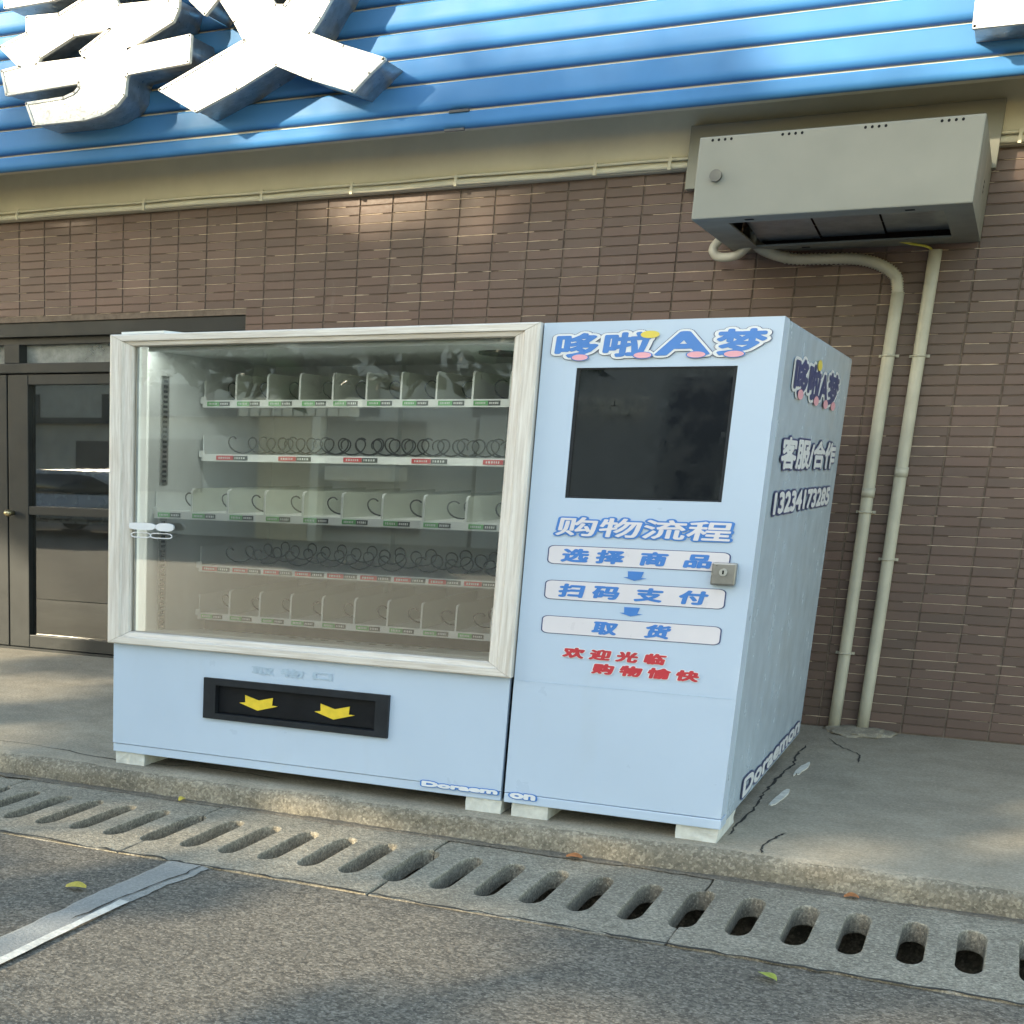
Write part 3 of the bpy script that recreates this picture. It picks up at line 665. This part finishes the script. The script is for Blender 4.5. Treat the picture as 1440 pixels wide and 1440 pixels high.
# hatch
hatch = empty('delivery_hatch', ((hx0 + hx1) / 2, 0, hz0)); attach(hatch, vm)
fx0, fx1, fz0, fz1 = -2.206, -1.436, 0.296, 0.425
bm = bmesh.new()
for a, b, c, d in ((hx0, fx0, hz0, hz1), (fx1, hx1, hz0, hz1), (fx0, fx1, hz0, fz0), (fx0, fx1, fz1, hz1)): box(bm, a, b, -0.016, 0.05, c, d)
bm_obj('hatch_frame', bm, 'black_plastic', hatch)
bm = bmesh.new(); box(bm, fx0 + 0.004, fx1 - 0.004, 0.012, 0.03, fz0 + 0.003, fz1 - 0.003, 0, 0.003); bm_obj('flap', bm, 'black_flap', hatch)
ar = [(-2.07, 0.391), (-2.002, 0.373), (-1.933, 0.391), (-1.936, 0.356), (-1.908, 0.355), (-2.006, 0.327), (-2.097, 0.354), (-2.068, 0.359)]
for dx in (0.0, 0.368):
    bm = bmesh.new(); prism(bm, [(p[0] + dx + 0.003, p[1] - 0.002 + (0.0 if not dx else -0.003)) for p in ar], 'y', 0.008, 0.0119); bm_obj('arrow', bm, 'yellow', hatch)
lettering('取 物 口', 'front', (-2.03, -1.65, 0.492, 0.525), [('print_faded', 0.004, 0.002, 6)], vm)
# glass frame: four mitred rails
def rail(o, i, ax):
    """o,i: outer/inner 2D points of the rail ends"""
    bm = bmesh.new(); prof = [(0.0, 0.02), (0.0, -0.030), (0.10, -0.036), (0.55, -0.036), (0.62, -0.024), (0.92, -0.020), (1.0, -0.010), (1.0, 0.02)]
    A, B = [], []
    for t, y in prof:
        for k, L_ in ((0, A), (1, B)):
            L_.append(bm.verts.new((o[k][0] + (i[k][0] - o[k][0]) * t, y, o[k][1] + (i[k][1] - o[k][1]) * t)))
    for k in range(len(prof) - 1): bm.faces.new((A[k], A[k + 1], B[k + 1], B[k]))
    bm.faces.new(A[::-1]); bm.faces.new(B)
    bm_obj('frame_rail', bm, ax, vm)
ox_0, ox_1, oz_0, oz_1 = -2.772, -0.858, 0.576, 1.9315
ix_0, ix_1, iz_0, iz_1 = -2.660, -0.960, 0.634, 1.881
g_ = 0.0012
rail(((ox_0 + g_, oz_1), (ox_1 - g_, oz_1)), ((ix_0 + g_, iz_1), (ix_1 - g_, iz_1)), 'frame_x')
rail(((ox_0 + g_, oz_0), (ox_1 - g_, oz_0)), ((ix_0 + g_, iz_0), (ix_1 - g_, iz_0)), 'frame_x')
rail(((ox_0, oz_0 + g_), (ox_0, oz_1 - g_)), ((ix_0, iz_0 + g_), (ix_0, iz_1 - g_)), 'frame_z')
rail(((ox_1, oz_0 + g_), (ox_1, oz_1 - g_)), ((ix_1, iz_0 + g_), (ix_1, iz_1 - g_)), 'frame_z')
boxo('glass_pane', ix_0 - 0.01, ix_1 + 0.01, 0.004, 0.012, iz_0 - 0.01, iz_1 + 0.01, 'glass', vm)
boxo('light_fill_strip', ix_0 + 0.002, ix_0 + 0.045, 0.03, 0.05, iz_0, iz_1, 'led', vm); boxo('light_fill_strip', ix_1 + 0.004, ix_1 + 0.012, 0.03, 0.08, iz_0, iz_1, 'led', vm); boxo('light_fill_strip', ix_0 + 0.06, ix_1 - 0.02, 0.045, 0.15, 1.8795, 1.8835, 'fill_glow', vm); boxo('fill_cover', ix_0 + 0.05, ix_1 - 0.005, 0.030, 0.040, 1.861, 1.884, 'inner', vm)  # top strip is an added unseen glow brightening the trays; its cover hides it
boxo('edge_strip', ix_0 + 0.05, ix_1 - 0.005, 0.03, 0.10, 0.605, 0.632, 'tray_white', vm)
# hinge plate on top
bm = bmesh.new(); prism(bm, [(-2.72, -0.02), (-2.50, -0.03), (-2.46, 0.12), (-2.72, 0.12)], 'z', H + 0.003, H + 0.012); bm_obj('hinge_plate', bm, 'tray_white', vm)
# rails on the inside left wall
xl = W_ + 0.1125
for z0, z1 in ((1.29, 1.77), (0.62, 1.14)):
    bm = bmesh.new(); box(bm, xl, xl + 0.006, 0.205, 0.275, z0, z1, 0)
    n = int((z1 - z0) / 0.022)
    for k in range(n): zz = z0 + 0.01 + k * 0.022; box(bm, xl + 0.0055, xl + 0.0075, 0.222, 0.258, zz, zz + 0.012, 1)
    bm_obj('slotted_rail', bm, ['steel', 'inner_dark'], vm)
# trays
def helix_mesh(y0, y1, turns):
    bm = bmesh.new(); n = int(turns * 18)
    tube(bm, [(0.046 * math.cos(2 * math.pi * k / 18 + 0.9), y0 + (y1 - y0) * k / n, 0.041 + 0.037 * math.sin(2 * math.pi * k / 18 + 0.9)) for k in range(n + 1)], 0.0036, 5)
    me = bpy.data.meshes.new('coil'); bm.to_mesh(me); bm.free(); me.materials.append(MAT['coil_black']); return me
coil_me = helix_mesh(0.03, 0.74, 3.2); coil_long = helix_mesh(0.03, 0.76, 3.4)
def divider_mesh(hgt, ln):
    bm = bmesh.new(); pts = [(0.0, 0.0), (0.0, hgt - 0.02), (0.006, hgt - 0.006), (0.03, hgt), (ln, hgt), (ln, 0.0)]
    prism(bm, pts, 'x', -0.0022, 0.0022, 0); pe = [(-0.004, 0.0), (-0.004, hgt - 0.018), (0.003, hgt - 0.003), (0.03, hgt + 0.002), (0.03, hgt - 0.0005), (0.008, hgt - 0.008), (0.0008, hgt - 0.02), (0.0008, 0.0)]
    prism(bm, pe, 'x', -0.004, 0.004, 1); bmesh.ops.recalc_face_normals(bm, faces=bm.faces[:])
    me = bpy.data.meshes.new('divider'); bm.to_mesh(me); bm.free(); me.materials.append(MAT['frosted']); me.materials.append(MAT['tray_white']); return me
def tag_mesh(wd, c):
    bm = bmesh.new(); rnd = random.Random(c)
    box(bm, 0, wd * 0.54, -0.0015, 0.002, -0.010, 0.010, 0); box(bm, wd * 0.55, wd, -0.0015, 0.002, -0.010, 0.010, 1)
    for a, b in ((0.08, 0.46), (0.60, 0.95)):
        x = wd * a
        while x < wd * b:
            w2 = wd * rnd.uniform(0.025, 0.055); poly(bm, [(x, -0.0022, -0.0045), (x + w2, -0.0022, -0.0045), (x + w2, -0.0022, 0.0045), (x, -0.0022, 0.0045)], 2); x += w2 + wd * 0.03
    bmesh.ops.recalc_face_normals(bm, faces=bm.faces[:])
    me = bpy.data.meshes.new('price_tag'); bm.to_mesh(me); bm.free()
    for m in ('tag_green' if c == 'g' else 'tag_red', 'tag_dark', 'tag_white'): me.materials.append(MAT[m])
    return me
tg, tr_ = tag_mesh(0.118, 'g'), tag_mesh(0.165, 'r')
tr8 = tag_mesh(0.15, 'r')
dv = divider_mesh(0.118, 0.80); dv3 = divider_mesh(0.105, 1.18)
def inst(name, me, loc, parent, rz=0):
    o = bpy.data.objects.new(name, me); COL.link(o); o.location = loc; o.rotation_euler = (0, 0, rz); attach(o, parent); return o
def tray(z, yf, kind):
    t = empty('tray', (-1.8, yf, z)); attach(t, vm)
    x0, x1 = -2.622, -0.975
    if kind == 'g3': x0, x1 = -2.638, -0.965
    bm = bmesh.new(); box(bm, x0, x1, yf + 0.004, 1.40, z - 0.006, z); bm_obj('tray_plate', bm, 'tray_white', t)
    bm = bmesh.new(); box(bm, x0, x1, yf - 0.004, yf + 0.004, z - 0.030, z + 0.003); box(bm, x0 - 0.012, x0 + 0.018, yf - 0.006, yf + 0.02, z - 0.012, z + 0.018); bm_obj('front_strip', bm, 'tray_white', t)
    bm = bmesh.new(); box(bm, x0, x0 + 0.005, yf + 0.01, 1.40, z, z + 0.09); bm_obj('side_plate', bm, 'inner', t)
    rnd = random.Random(int(z * 1000))
    if kind in ('g', 'g3'):
        p = 0.1635 if kind == 'g' else 0.184; n = 10 if kind == 'g' else 9
        for k in range(n):
            x = x0 + 0.012 + p * k
            if k: inst('divider', dv if kind == 'g' else dv3, (x, yf, z + 0.002), t)
            if k < n:
                if x + 0.12 < x1: inst('price_tag', tg, (x + 0.004 + rnd.uniform(0, 0.012), yf - 0.0062, z - 0.0135), t)
                if x + 0.14 < x1 + 0.05: inst('coil', coil_me, (x + p * 0.62 + rnd.uniform(-0.012, 0.012), yf + rnd.uniform(0.0, 0.05), z + 0.006), t, 0)
    elif kind == 'r5':
        for k in range(5): inst('price_tag', tr_, (-2.54 + 0.327 * k, yf - 0.0062, z - 0.0135), t)
        for k in range(10): inst('coil', coil_long, (-2.50 + 0.163 * k, yf + rnd.uniform(0, 0.06), z + 0.006), t)
    else:
        for k in range(10): inst('price_tag', tr8, (-2.60 + 0.1655 * k, yf - 0.0062, z - 0.0135), t)
        for k in range(10): inst('coil', coil_long, (-2.50 + 0.163 * k, yf + rnd.uniform(0, 0.06), z + 0.006), t)
tray(1.674, 0.58, 'g'); tray(1.428, 0.58, 'r5'); tray(1.172, 0.155, 'g3'); tray(0.905, 0.58, 'r8'); tray(0.674, 0.58, 'g')
# chute plate with holes, black sheet standing in for shade below the lowest tray
bm = bmesh.new(); poly(bm, [(-2.64, 0.07, 0.634), (-0.97, 0.07, 0.634), (-0.97, 0.62, 0.590), (-2.64, 0.62, 0.590)]); bm_obj('chute_plate', bm, 'inner', vm)
bm = bmesh.new(); poly(bm, [(-2.6, 0.61, 0.585), (-0.97, 0.61, 0.585), (-0.97, 0.62, 0.64), (-2.6, 0.62, 0.64)]); bm_obj('chute_shade', bm, 'inner_dark', vm)
for k in range(9):
    cx = -2.045 + 0.0795 * k; cy = 0.46
    bm = bmesh.new(); poly(bm, [(cx + 0.014 * math.cos(t), cy + 0.04 * math.sin(t), 0.634 - (cy + 0.04 * math.sin(t) - 0.07) * 0.08 + 0.0015) for t in (2 * math.pi * i / 14 for i in range(14))]); bm_obj('hole', bm, 'inner_dark', vm)
# white pull handle on the glass
bm = bmesh.new(); pts = rrect(-2.655, -2.52, 1.098, 1.128, 0.03, 0.013) ; prism(bm, pts, 'y', -0.045, -0.032)
pts = rrect(-2.515, -2.425, 1.095, 1.130, 0.03, 0.015); prism(bm, pts, 'y', -0.045, -0.032); box(bm, -2.66, -2.63, -0.032, 0.0, 1.10, 1.125); box(bm, -2.53, -2.51, -0.042, -0.034, 1.105, 1.122)
bm_obj('pull_handle', bm, 'print_white', vm)
bm = bmesh.new()
for a, b in ((-2.65, -2.55), (-2.55, -2.44)):
    p = rrect(a, b, 1.063, 1.084, 0.025, 0.009); tube(bm, [(q[0], -0.03, q[1]) for q in p + [p[0]]], 0.003, 6)
bm_obj('handle_reflection', bm, 'print_white', vm)  # loops shaped as the handle's reflection below it

# control cabinet
bm = bmesh.new(); box(bm, XS, 0.0, 0.128, D, HB, H, 0, 0.012); bm_obj('control_cabinet', bm, 'vinyl_side', vm)
sx0, sx1, sz0, sz1 = -0.715, -0.138, 1.288, 1.766
bm = bmesh.new()
for a, b, c, d in ((XS, sx0, 0.1, H), (sx1, 0.0, 0.1, H), (sx0, sx1, 0.1, sz0), (sx0, sx1, sz1, H)): box(bm, a, b, 0.0, 0.12, c, d)
bmesh.ops.remove_doubles(bm, verts=bm.verts[:], dist=1e-5)
bm_obj('control_door', bm, 'vinyl', vm)
boxo('skirt', XS, 0.004, -0.004, 0.12, HB, 0.097, 'vinyl', vm, 0.004)
boxo('panel_seam', XS + 0.01, -0.001, -0.0012, 0.002, 0.5655, 0.5675, 'print_faded', vm)
scr = boxo('touch_screen', sx0 + 0.003, sx1 - 0.003, 0.010, 0.03, sz0 + 0.002, sz1 - 0.002, 'screen', vm)
bm = bmesh.new()
for a, b, c, d in ((sx0 + 0.0005, sx0 + 0.012, sz0, sz1), (sx1 - 0.012, sx1 - 0.0005, sz0, sz1), (sx0 + 0.012, sx1 - 0.012, sz0 + 0.0005, sz0 + 0.006), (sx0 + 0.012, sx1 - 0.012, sz1 - 0.006, sz1 - 0.0005)): box(bm, a, b, 0.004, 0.0098, c, d)
bm_obj('screen_bezel', bm, 'black_plastic', scr)
lock = boxo('lock_plate', -0.139, -0.052, -0.034, -0.001, 0.990, 1.072, 'lock_steel', vm, 0.006)
bm = bmesh.new(); tube(bm, [(-0.096, -0.034, 1.038), (-0.096, -0.042, 1.038)], 0.014, 18); bm_obj('keyhole_ring', bm, 'galvanised', lock)
bm = bmesh.new(); box(bm, -0.099, -0.093, -0.0435, -0.0421, 1.031, 1.045); bm_obj('keyhole', bm, 'inner_dark', lock)
# printing on the front
for ch, h0, h1, z0, z1 in (('哆', -0.795, -0.645, 1.806, 1.886), ('啦', -0.615, -0.455, 1.806, 1.886), ('A', -0.420, -0.245, 1.808, 1.884), ('梦', -0.215, -0.055, 1.806, 1.888)):
    lettering(ch, 'front', (h0, h1, z0, z1), [('print_navy', 0.0235, 0.0122, 20), ('print_white', 0.0205, 0.0108, 20), ('print_blue', 0.0062 if ch != 'A' else 0.011, 0.0038, 12)], vm, slant=0.006)
for cx, cz, rx_, rz_ in ((-0.705, 1.803, 0.030, 0.0105), (-0.475, 1.807, 0.032, 0.0105), (-0.285, 1.806, 0.032, 0.0105), (-0.155, 1.806, 0.034, 0.0105)):
    E_ = [(cx + rx_ * math.cos(t), cz + rz_ * math.sin(t)) for t in (2 * math.pi * k / 24 for k in range(24))]
    decal('printed_oval', [(cx + (p[0] - cx) * 1.14, cz + (p[1] - cz) * 1.18) for p in E_], 'print_blue', vm, 0.0104); decal('printed_oval', E_, 'print_pink', vm, 0.0108)
decal('printed_ball', [(-0.455 + 0.034 * math.cos(t), 1.879 + 0.013 * math.sin(t)) for t in (2 * math.pi * k / 24 for k in range(24))], 'print_yellow', vm, 0.0108)
lettering('购物流程', 'front', (-0.73, -0.09, 1.148, 1.216), [('print_blue', 0.0135, 0.0068, 16), ('print_box', 0.0032, 0.0017, 8)], vm, slant=0.012)
for (z0, z1), txt, (a, b) in (((1.036, 1.108), '选 择  商  品', (-0.70, -0.15)), ((0.899, 0.974), '扫 码  支  付', (-0.70, -0.15)), ((0.765, 0.835), '取    货', (-0.555, -0.27))):
    decal('printed_box', rrect(-0.761, -0.081, z0, z1, 0.026, 0.014), 'print_navy', vm, 0.0024)
    decal('printed_box', rrect(-0.7565, -0.0855, z0 + 0.0022, z1 - 0.0022, 0.024, 0.013), 'print_box', vm, 0.0028)
    zc_ = (z0 + z1) / 2; lettering(txt, 'front', (a, b, zc_ - 0.024, zc_ + 0.024), [('print_blue', 0.0052, 0.0026, 8)], vm, slant=0.010, base=0.0031)
for z in (1.005, 0.869):
    decal('printed_arrow', [(-0.447, z + 0.017), (-0.387, z + 0.017), (-0.395, z - 0.006), (-0.374, z - 0.007), (-0.42, z - 0.018), (-0.463, z - 0.006), (-0.445, z - 0.005)], 'print_blue', vm, 0.0028)
lettering('欢 迎 光 临', 'front', (-0.66, -0.275, 0.676, 0.714), [('print_white', 0.009, 0.0045, 10), ('print_red', 0.0048, 0.0024, 8)], vm, slant=0.008)
lettering('购 物 愉 快', 'front', (-0.54, -0.145, 0.622, 0.660), [('print_white', 0.009, 0.0045, 10), ('print_red', 0.0048, 0.0024, 8)], vm, slant=0.008)
DL = [('print_blue', 0.0125, 0.0062, 16), ('print_white', 0.0055, 0.0028, 10)]
lettering('Doraem', 'front', (-1.205, -0.885, 0.084, 0.103), DL, vm, base=0.003, rise=0.003)
lettering('on', 'front', (-0.822, -0.725, 0.082, 0.101), DL, vm, base=0.0065)
# printing on the side
lettering('哆啦A梦', 'side', (0.42, 1.95, 1.688, 1.818), [('print_white', 0.062, 0.018, 18), ('print_navy', 0.020, 0.0065, 12)], vm, rise=0.0)
for cy, cz in ((0.62, 1.69), (1.15, 1.685), (1.5, 1.683), (1.8, 1.685)):
    decal('printed_oval', [(cy + 0.085 * math.cos(t), cz + 0.019 * math.sin(t)) for t in (2 * math.pi * k / 20 for k in range(20))], 'print_pink', vm, 0.0085, 'side')
decal('printed_ball', [(1.12 + 0.075 * math.cos(t), 1.825 + 0.022 * math.sin(t)) for t in (2 * math.pi * k / 20 for k in range(20))], 'print_yellow', vm, 0.0085, 'side')
SL = [('print_navy', 0.042, 0.0125, 14), ('print_white', 0.017, 0.005, 8)]
lettering('客服/合作', 'side', (0.34, 2.20, 1.412, 1.525), SL, vm)
lettering('13234173285', 'side', (0.31, 2.20, 1.243, 1.318), SL, vm)
lettering('Doraemon', 'side', (0.50, 2.32, 0.092, 0.165), SL, vm)

# white blocks under the machine
BL = [(-2.746, -2.592, 'chipped white block under the glass cabinet corner nearest the glass door'), (-1.019, -0.866, 'white block under the glass cabinet beside the seam'),
      (-0.820, -0.669, 'white block under the touch screen cabinet beside the seam'), (-0.162, -0.006, 'white block under the outer corner of the touch screen cabinet')]
for i, (a, b, lb) in enumerate(BL):
    bm = bmesh.new(); box(bm, a, b, 0.012, 0.42, 0.0, HB - 0.0005); bmesh.ops.subdivide_edges(bm, edges=bm.edges[:], cuts=7, use_grid_fill=True)
    for v in bm.verts:
        if v.co.z > 0.004 and v.co.z < HB - 0.004 or v.co.y < 0.02: v.co.x += 0.005 * noise.noise(v.co * 22 + Vector((i * 7, 0, 0))); v.co.y += 0.008 * abs(noise.noise(v.co * 26 + Vector((i * 3, 0, 0))))
    tag(bm_obj('support_block', bm, 'white_block'), lb, 'block', 'white blocks under the vending machine')
for a, b, w_ in ((-2.7, -2.5, 'behind the hatch corner nearest the glass door'), (-1.1, -0.9, 'on the glass cabinet side of the seam'), (-0.8, -0.6, 'on the touch screen side of the seam'), (-0.22, -0.05, 'at the corner nearest the wall pipes')):
    tag(boxo('support_block', a, b, 2.0, 2.4, 0.0, HB - 0.0005, 'white_block', None, 0.004), 'white block under the machine back edge ' + w_, 'block', 'rear blocks under the vending machine')

# fallen leaves
for i, (x, y, z, m, s, a, lb) in enumerate(((-1.958, -1.57, ZG + 0.006, 'leaf_yellow', 0.062, 20, 'yellow fallen leaf on the road beside the mortar strip'), (0.359, -1.222, ZG + 0.006, 'leaf_lime', 0.060, 140, 'yellow-green fallen leaf on the road in front of the deepest drain slots'),
        (0.50, -0.135, ZG + 0.008, 'leaf_orange', 0.04, 10, 'orange leaf on the drain cover at the foot of the right step'), (-0.51, -0.14, ZG + 0.008, 'leaf_orange', 0.05, 5, 'orange leaf on the drain cover below the touch screen cabinet'), (-2.30, -0.135, ZG + 0.008, 'leaf_yellow', 0.035, 70, 'small pale leaf on the drain cover below the black hatch'))):
    bm = bmesh.new(); A, B = [], []
    for k in range(9):
        t = k / 8; ww = 0.33 * math.sin(math.pi * min(1, t * 0.94 + 0.03)) ** 0.8 * s; h = 0.01 * math.sin(t * 3) + 0.004
        A.append(bm.verts.new(((t - 0.5) * s, ww, h + 0.006))); B.append(bm.verts.new(((t - 0.5) * s, -ww, h)))
    for k in range(8): bm.faces.new((A[k], A[k + 1], B[k + 1], B[k]))
    o = bm_obj('fallen_leaf', bm, m); o.location = (x, y, z); o.rotation_euler = (0, 0, R(a)); o.scale = (1.25, 1.25, 1); tag(o, lb, 'leaf', 'fallen leaves')

# ------------------------------------------------------------------ across the road (seen in the glass, and shading the shop)
tree = empty('street_tree', (-8.6, -9.4, ZG), 'leafy street tree across the road that shades the shop front', 'tree')
bm = bmesh.new(); tk = [(-8.6, -9.4, ZG), (-8.55, -9.4, 1.2), (-8.4, -9.3, 2.6), (-8.6, -9.2, 4.0), (-8.9, -9.2, 5.6)]
tube(bm, catmull(tk, 6), 0.20, 12, radf=lambda t, i: 1.25 - 0.8 * t)
rt = random.Random(11)
for k in range(12):
    a = rt.uniform(0, 6.28); z = rt.uniform(2.2, 4.8); l_ = rt.uniform(1.5, 3.2)
    p0 = Vector((-8.3, -9.25, z)); p1 = p0 + Vector((math.cos(a) * l_ * 1.3, math.sin(a) * l_ * 0.5, rt.uniform(0.5, 1.6)))
    tube(bm, catmull([p0, (p0 + p1) / 2 + Vector((0, 0, 0.25)), p1], 5), 0.07, 7, radf=lambda t, i: 1.1 - 0.9 * t)
bm_obj('trunk', bm, 'bark', tree)
V, F = [], []
# openings in the crown, given by the ground patch (x, y, rx, ry) the sun reaches through them
GAPS = [(-1.75, -0.75, 0.42, 0.55), (-2.6, -1.2, 0.40, 0.5), (-1.05, -1.75, 0.50, 0.55), (-1.6, -2.5, 0.45, 0.5), (1.35, 1.35, 0.30, 0.5), (0.45, 0.10, 0.30, 0.28), (1.0, 0.6, 0.2, 0.3), (-0.5, -0.45, 0.16, 0.22), (-3.6, 0.2, 0.3, 0.4), (-0.2, -2.3, 0.3, 0.35), (0.6, -1.9, 0.25, 0.4), (-4.4, 1.6, 0.4, 0.6)]
def open_gap(p):
    z = 0.0; t = (p.z - z) / -sdir.z; x, y = p.x + sdir.x * t, p.y + sdir.y * t
    return any(((x - a) / c) ** 2 + ((y - b) / d) ** 2 < 1.5 for a, b, c, d in GAPS)
def leafball(c, rad, n, size):
    for _ in range(n):
        while True:
            d = Vector((rt.uniform(-1, 1), rt.uniform(-1, 1), rt.uniform(-1, 1)))
            if d.length < 1: break
        p = Vector(c) + Vector((d.x * rad[0], d.y * rad[1], d.z * rad[2])); s = size * rt.uniform(0.6, 1.3)
        a = Vector((rt.gauss(0, 1), rt.gauss(0, 1), rt.gauss(0, 0.7))).normalized(); b = a.cross(Vector((rt.gauss(0, 1), rt.gauss(0, 1), rt.gauss(0, 1)))).normalized()
        if open_gap(p) and True: continue
        i = len(V); V.extend([p - a * s, p + b * s * 0.45, p + a * s, p - b * s * 0.45]); F.append((i, i + 1, i + 2, i + 3))
for k in range(470):
    z = rt.uniform(2.3, 7.35); t = (z - 2.3) / 5.0
    x = rt.uniform(-10.0 - 5.0 * t, -3.2 - 3.2 * t); y = rt.uniform(-10.4, -8.2)
    if z > 7.05 and x > -8.5 and rt.random() < 0.5: continue
    if z < 3.6 and rt.random() < 0.30: continue
    leafball((x, y, z), (rt.uniform(0.45, 0.9), rt.uniform(0.4, 0.8), rt.uniform(0.2, 0.4)), 100, 0.15)
me = bpy.data.meshes.new('crown'); me.from_pydata(V, [], F); link('crown', me, 'foliage', tree)

gh = empty('gatehouse', (-11, -21, ZG), 'low tiled gatehouse across the road', 'building')
boxo('wall', -32, -7.6, -23, -20.2, ZG, 2.12, 'grey_wall', gh); boxo('roof', -32.2, -12.2, -23.2, -20.0, 2.12, 2.26, 'dark_shutter', gh)
for kz in range(2):
    for k in range(10): boxo('cornice_block', -12.1 + 0.225 * k + 0.05 * kz, -12.1 + 0.225 * (k + 1) - 0.03 + 0.05 * kz, -20.4, -19.9, 2.125 + 0.17 * kz, 2.28 + 0.17 * kz, 'pale_tile', gh, 0.01)
boxo('pillar', -11.7, -10.62, -20.2, -19.95, ZG, 2.12, 'cream_tile', gh, 0.02); boxo('post', -10.6, -10.42, -20.2, -19.9, ZG, 2.12, 'pale_tile', gh, 0.02)
for x0, x1, z0, z1 in ((-10.35, -8.5, 1.35, 2.05), (-10.35, -8.5, 0.1, 0.8), (-15.5, -13.0, 0.7, 1.7), (-20, -17.5, 0.7, 1.7)):
    boxo('window', x0, x1, -20.2, -20.12, z0, z1, 'dark_shutter', gh)
boxo('awning', -10.05, -8.8, -20.2, -19.3, 1.0, 1.26, 'pale_tile', gh, 0.03)
gw = empty('garden_wall', (-6, -20, ZG), 'grey boundary wall with a tiled top across the road', 'wall')
boxo('wall', -7.5, -4.45, -20.5, -20.1, ZG, 2.15, 'grey_wall', gw)
for kz in range(2):
    for k in range(7): boxo('coping_block', -5.9 + 0.16 * k + 0.06 * kz, -5.9 + 0.16 * (k + 1) - 0.02 + 0.06 * kz, -20.5, -20.0, 2.155 + 0.15 * kz, 2.29 + 0.15 * kz, 'pale_tile', gw, 0.01)
mg = empty('metal_gate', (-2, -20.2, ZG), 'dark metal gate across the road', 'gate')
boxo('gate_sheet', -4.4, 6, -20.4, -20.3, ZG, 2.75, 'dark_shutter', mg)
for k in range(12): boxo('gate_bar', -4.3 + 0.8 * k, -4.2 + 0.8 * k, -20.3, -20.15, ZG, 1.9, 'galvanised', mg)
for z in (0.5, 1.3): boxo('gate_rail', -4.4, 6, -20.15, -20.05, z, z + 0.08, 'galvanised', mg)
ap = empty('added_sky_block', (-16, -36, ZG), 'added grey block far across the road, hiding low sky from the glass', 'building')  # unseen block added to keep low sky glow out of the reflections
boxo('wall', -60, -3, -40, -36, ZG, 7.7, 'grey_wall', ap)
for kx in range(10):
    for kz in range(4):
        x = -56 + 5.4 * kx; z = 0.8 + 1.7 * kz; boxo('window', x, x + 2.6, -36.0, -35.92, z, z + 1.0, 'dark_shutter', ap)
# parked car
car = empty('parked_car', (-14, -12, ZG), 'silver parked car across the road reflected in the door glass', 'car')
def car_part(name, pts, y0, y1, mat, bev=0.08):
    bm = bmesh.new(); prism(bm, pts, 'y', y0, y1); bmesh.ops.bevel(bm, geom=[e for e in bm.edges], offset=bev, segments=3, affect='EDGES'); return bm_obj(name, bm, mat, car, True)
cx0 = -17.2; S_ = 1.25
def cp(L_): return [(cx0 + a * S_, ZG + b) for a, b in L_]
body = car_part('body', cp([(0, 0.25), (0, 0.62), (0.3, 0.74), (1.1, 0.78), (3.3, 0.78), (4.5, 0.66), (4.85, 0.5), (4.85, 0.25)]), -14.0, -11.2, 'car_paint')
car_part('cabin', cp([(0.5, 0.76), (1.1, 1.16), (1.5, 1.21), (2.3, 1.21), (2.6, 1.15), (3.5, 0.76)]), -13.75, -11.45, 'car_paint', 0.06)
car_part('window', cp([(0.85, 0.80), (1.25, 1.10), (1.55, 1.14), (2.25, 1.14), (2.5, 1.10), (3.1, 0.80)]), -11.47, -11.42, 'car_glass', 0.01)
for ax_ in (0.95, 3.95):
    for yy in (-11.25, -13.9):
        bm = bmesh.new(); c = (cx0 + ax_ * S_, yy, ZG + 0.32); bmesh.ops.create_cone(bm, cap_ends=True, segments=28, radius1=0.32, radius2=0.32, depth=0.28, matrix=Matrix.Translation(c) @ Matrix.Rotation(R(90), 4, 'X')); wh = bm_obj('wheel', bm, 'rubber', car)
        bm = bmesh.new(); bmesh.ops.create_cone(bm, cap_ends=True, segments=20, radius1=0.2, radius2=0.18, depth=0.30, matrix=Matrix.Translation(c) @ Matrix.Rotation(R(90), 4, 'X')); bm_obj('rim', bm, 'steel', wh)
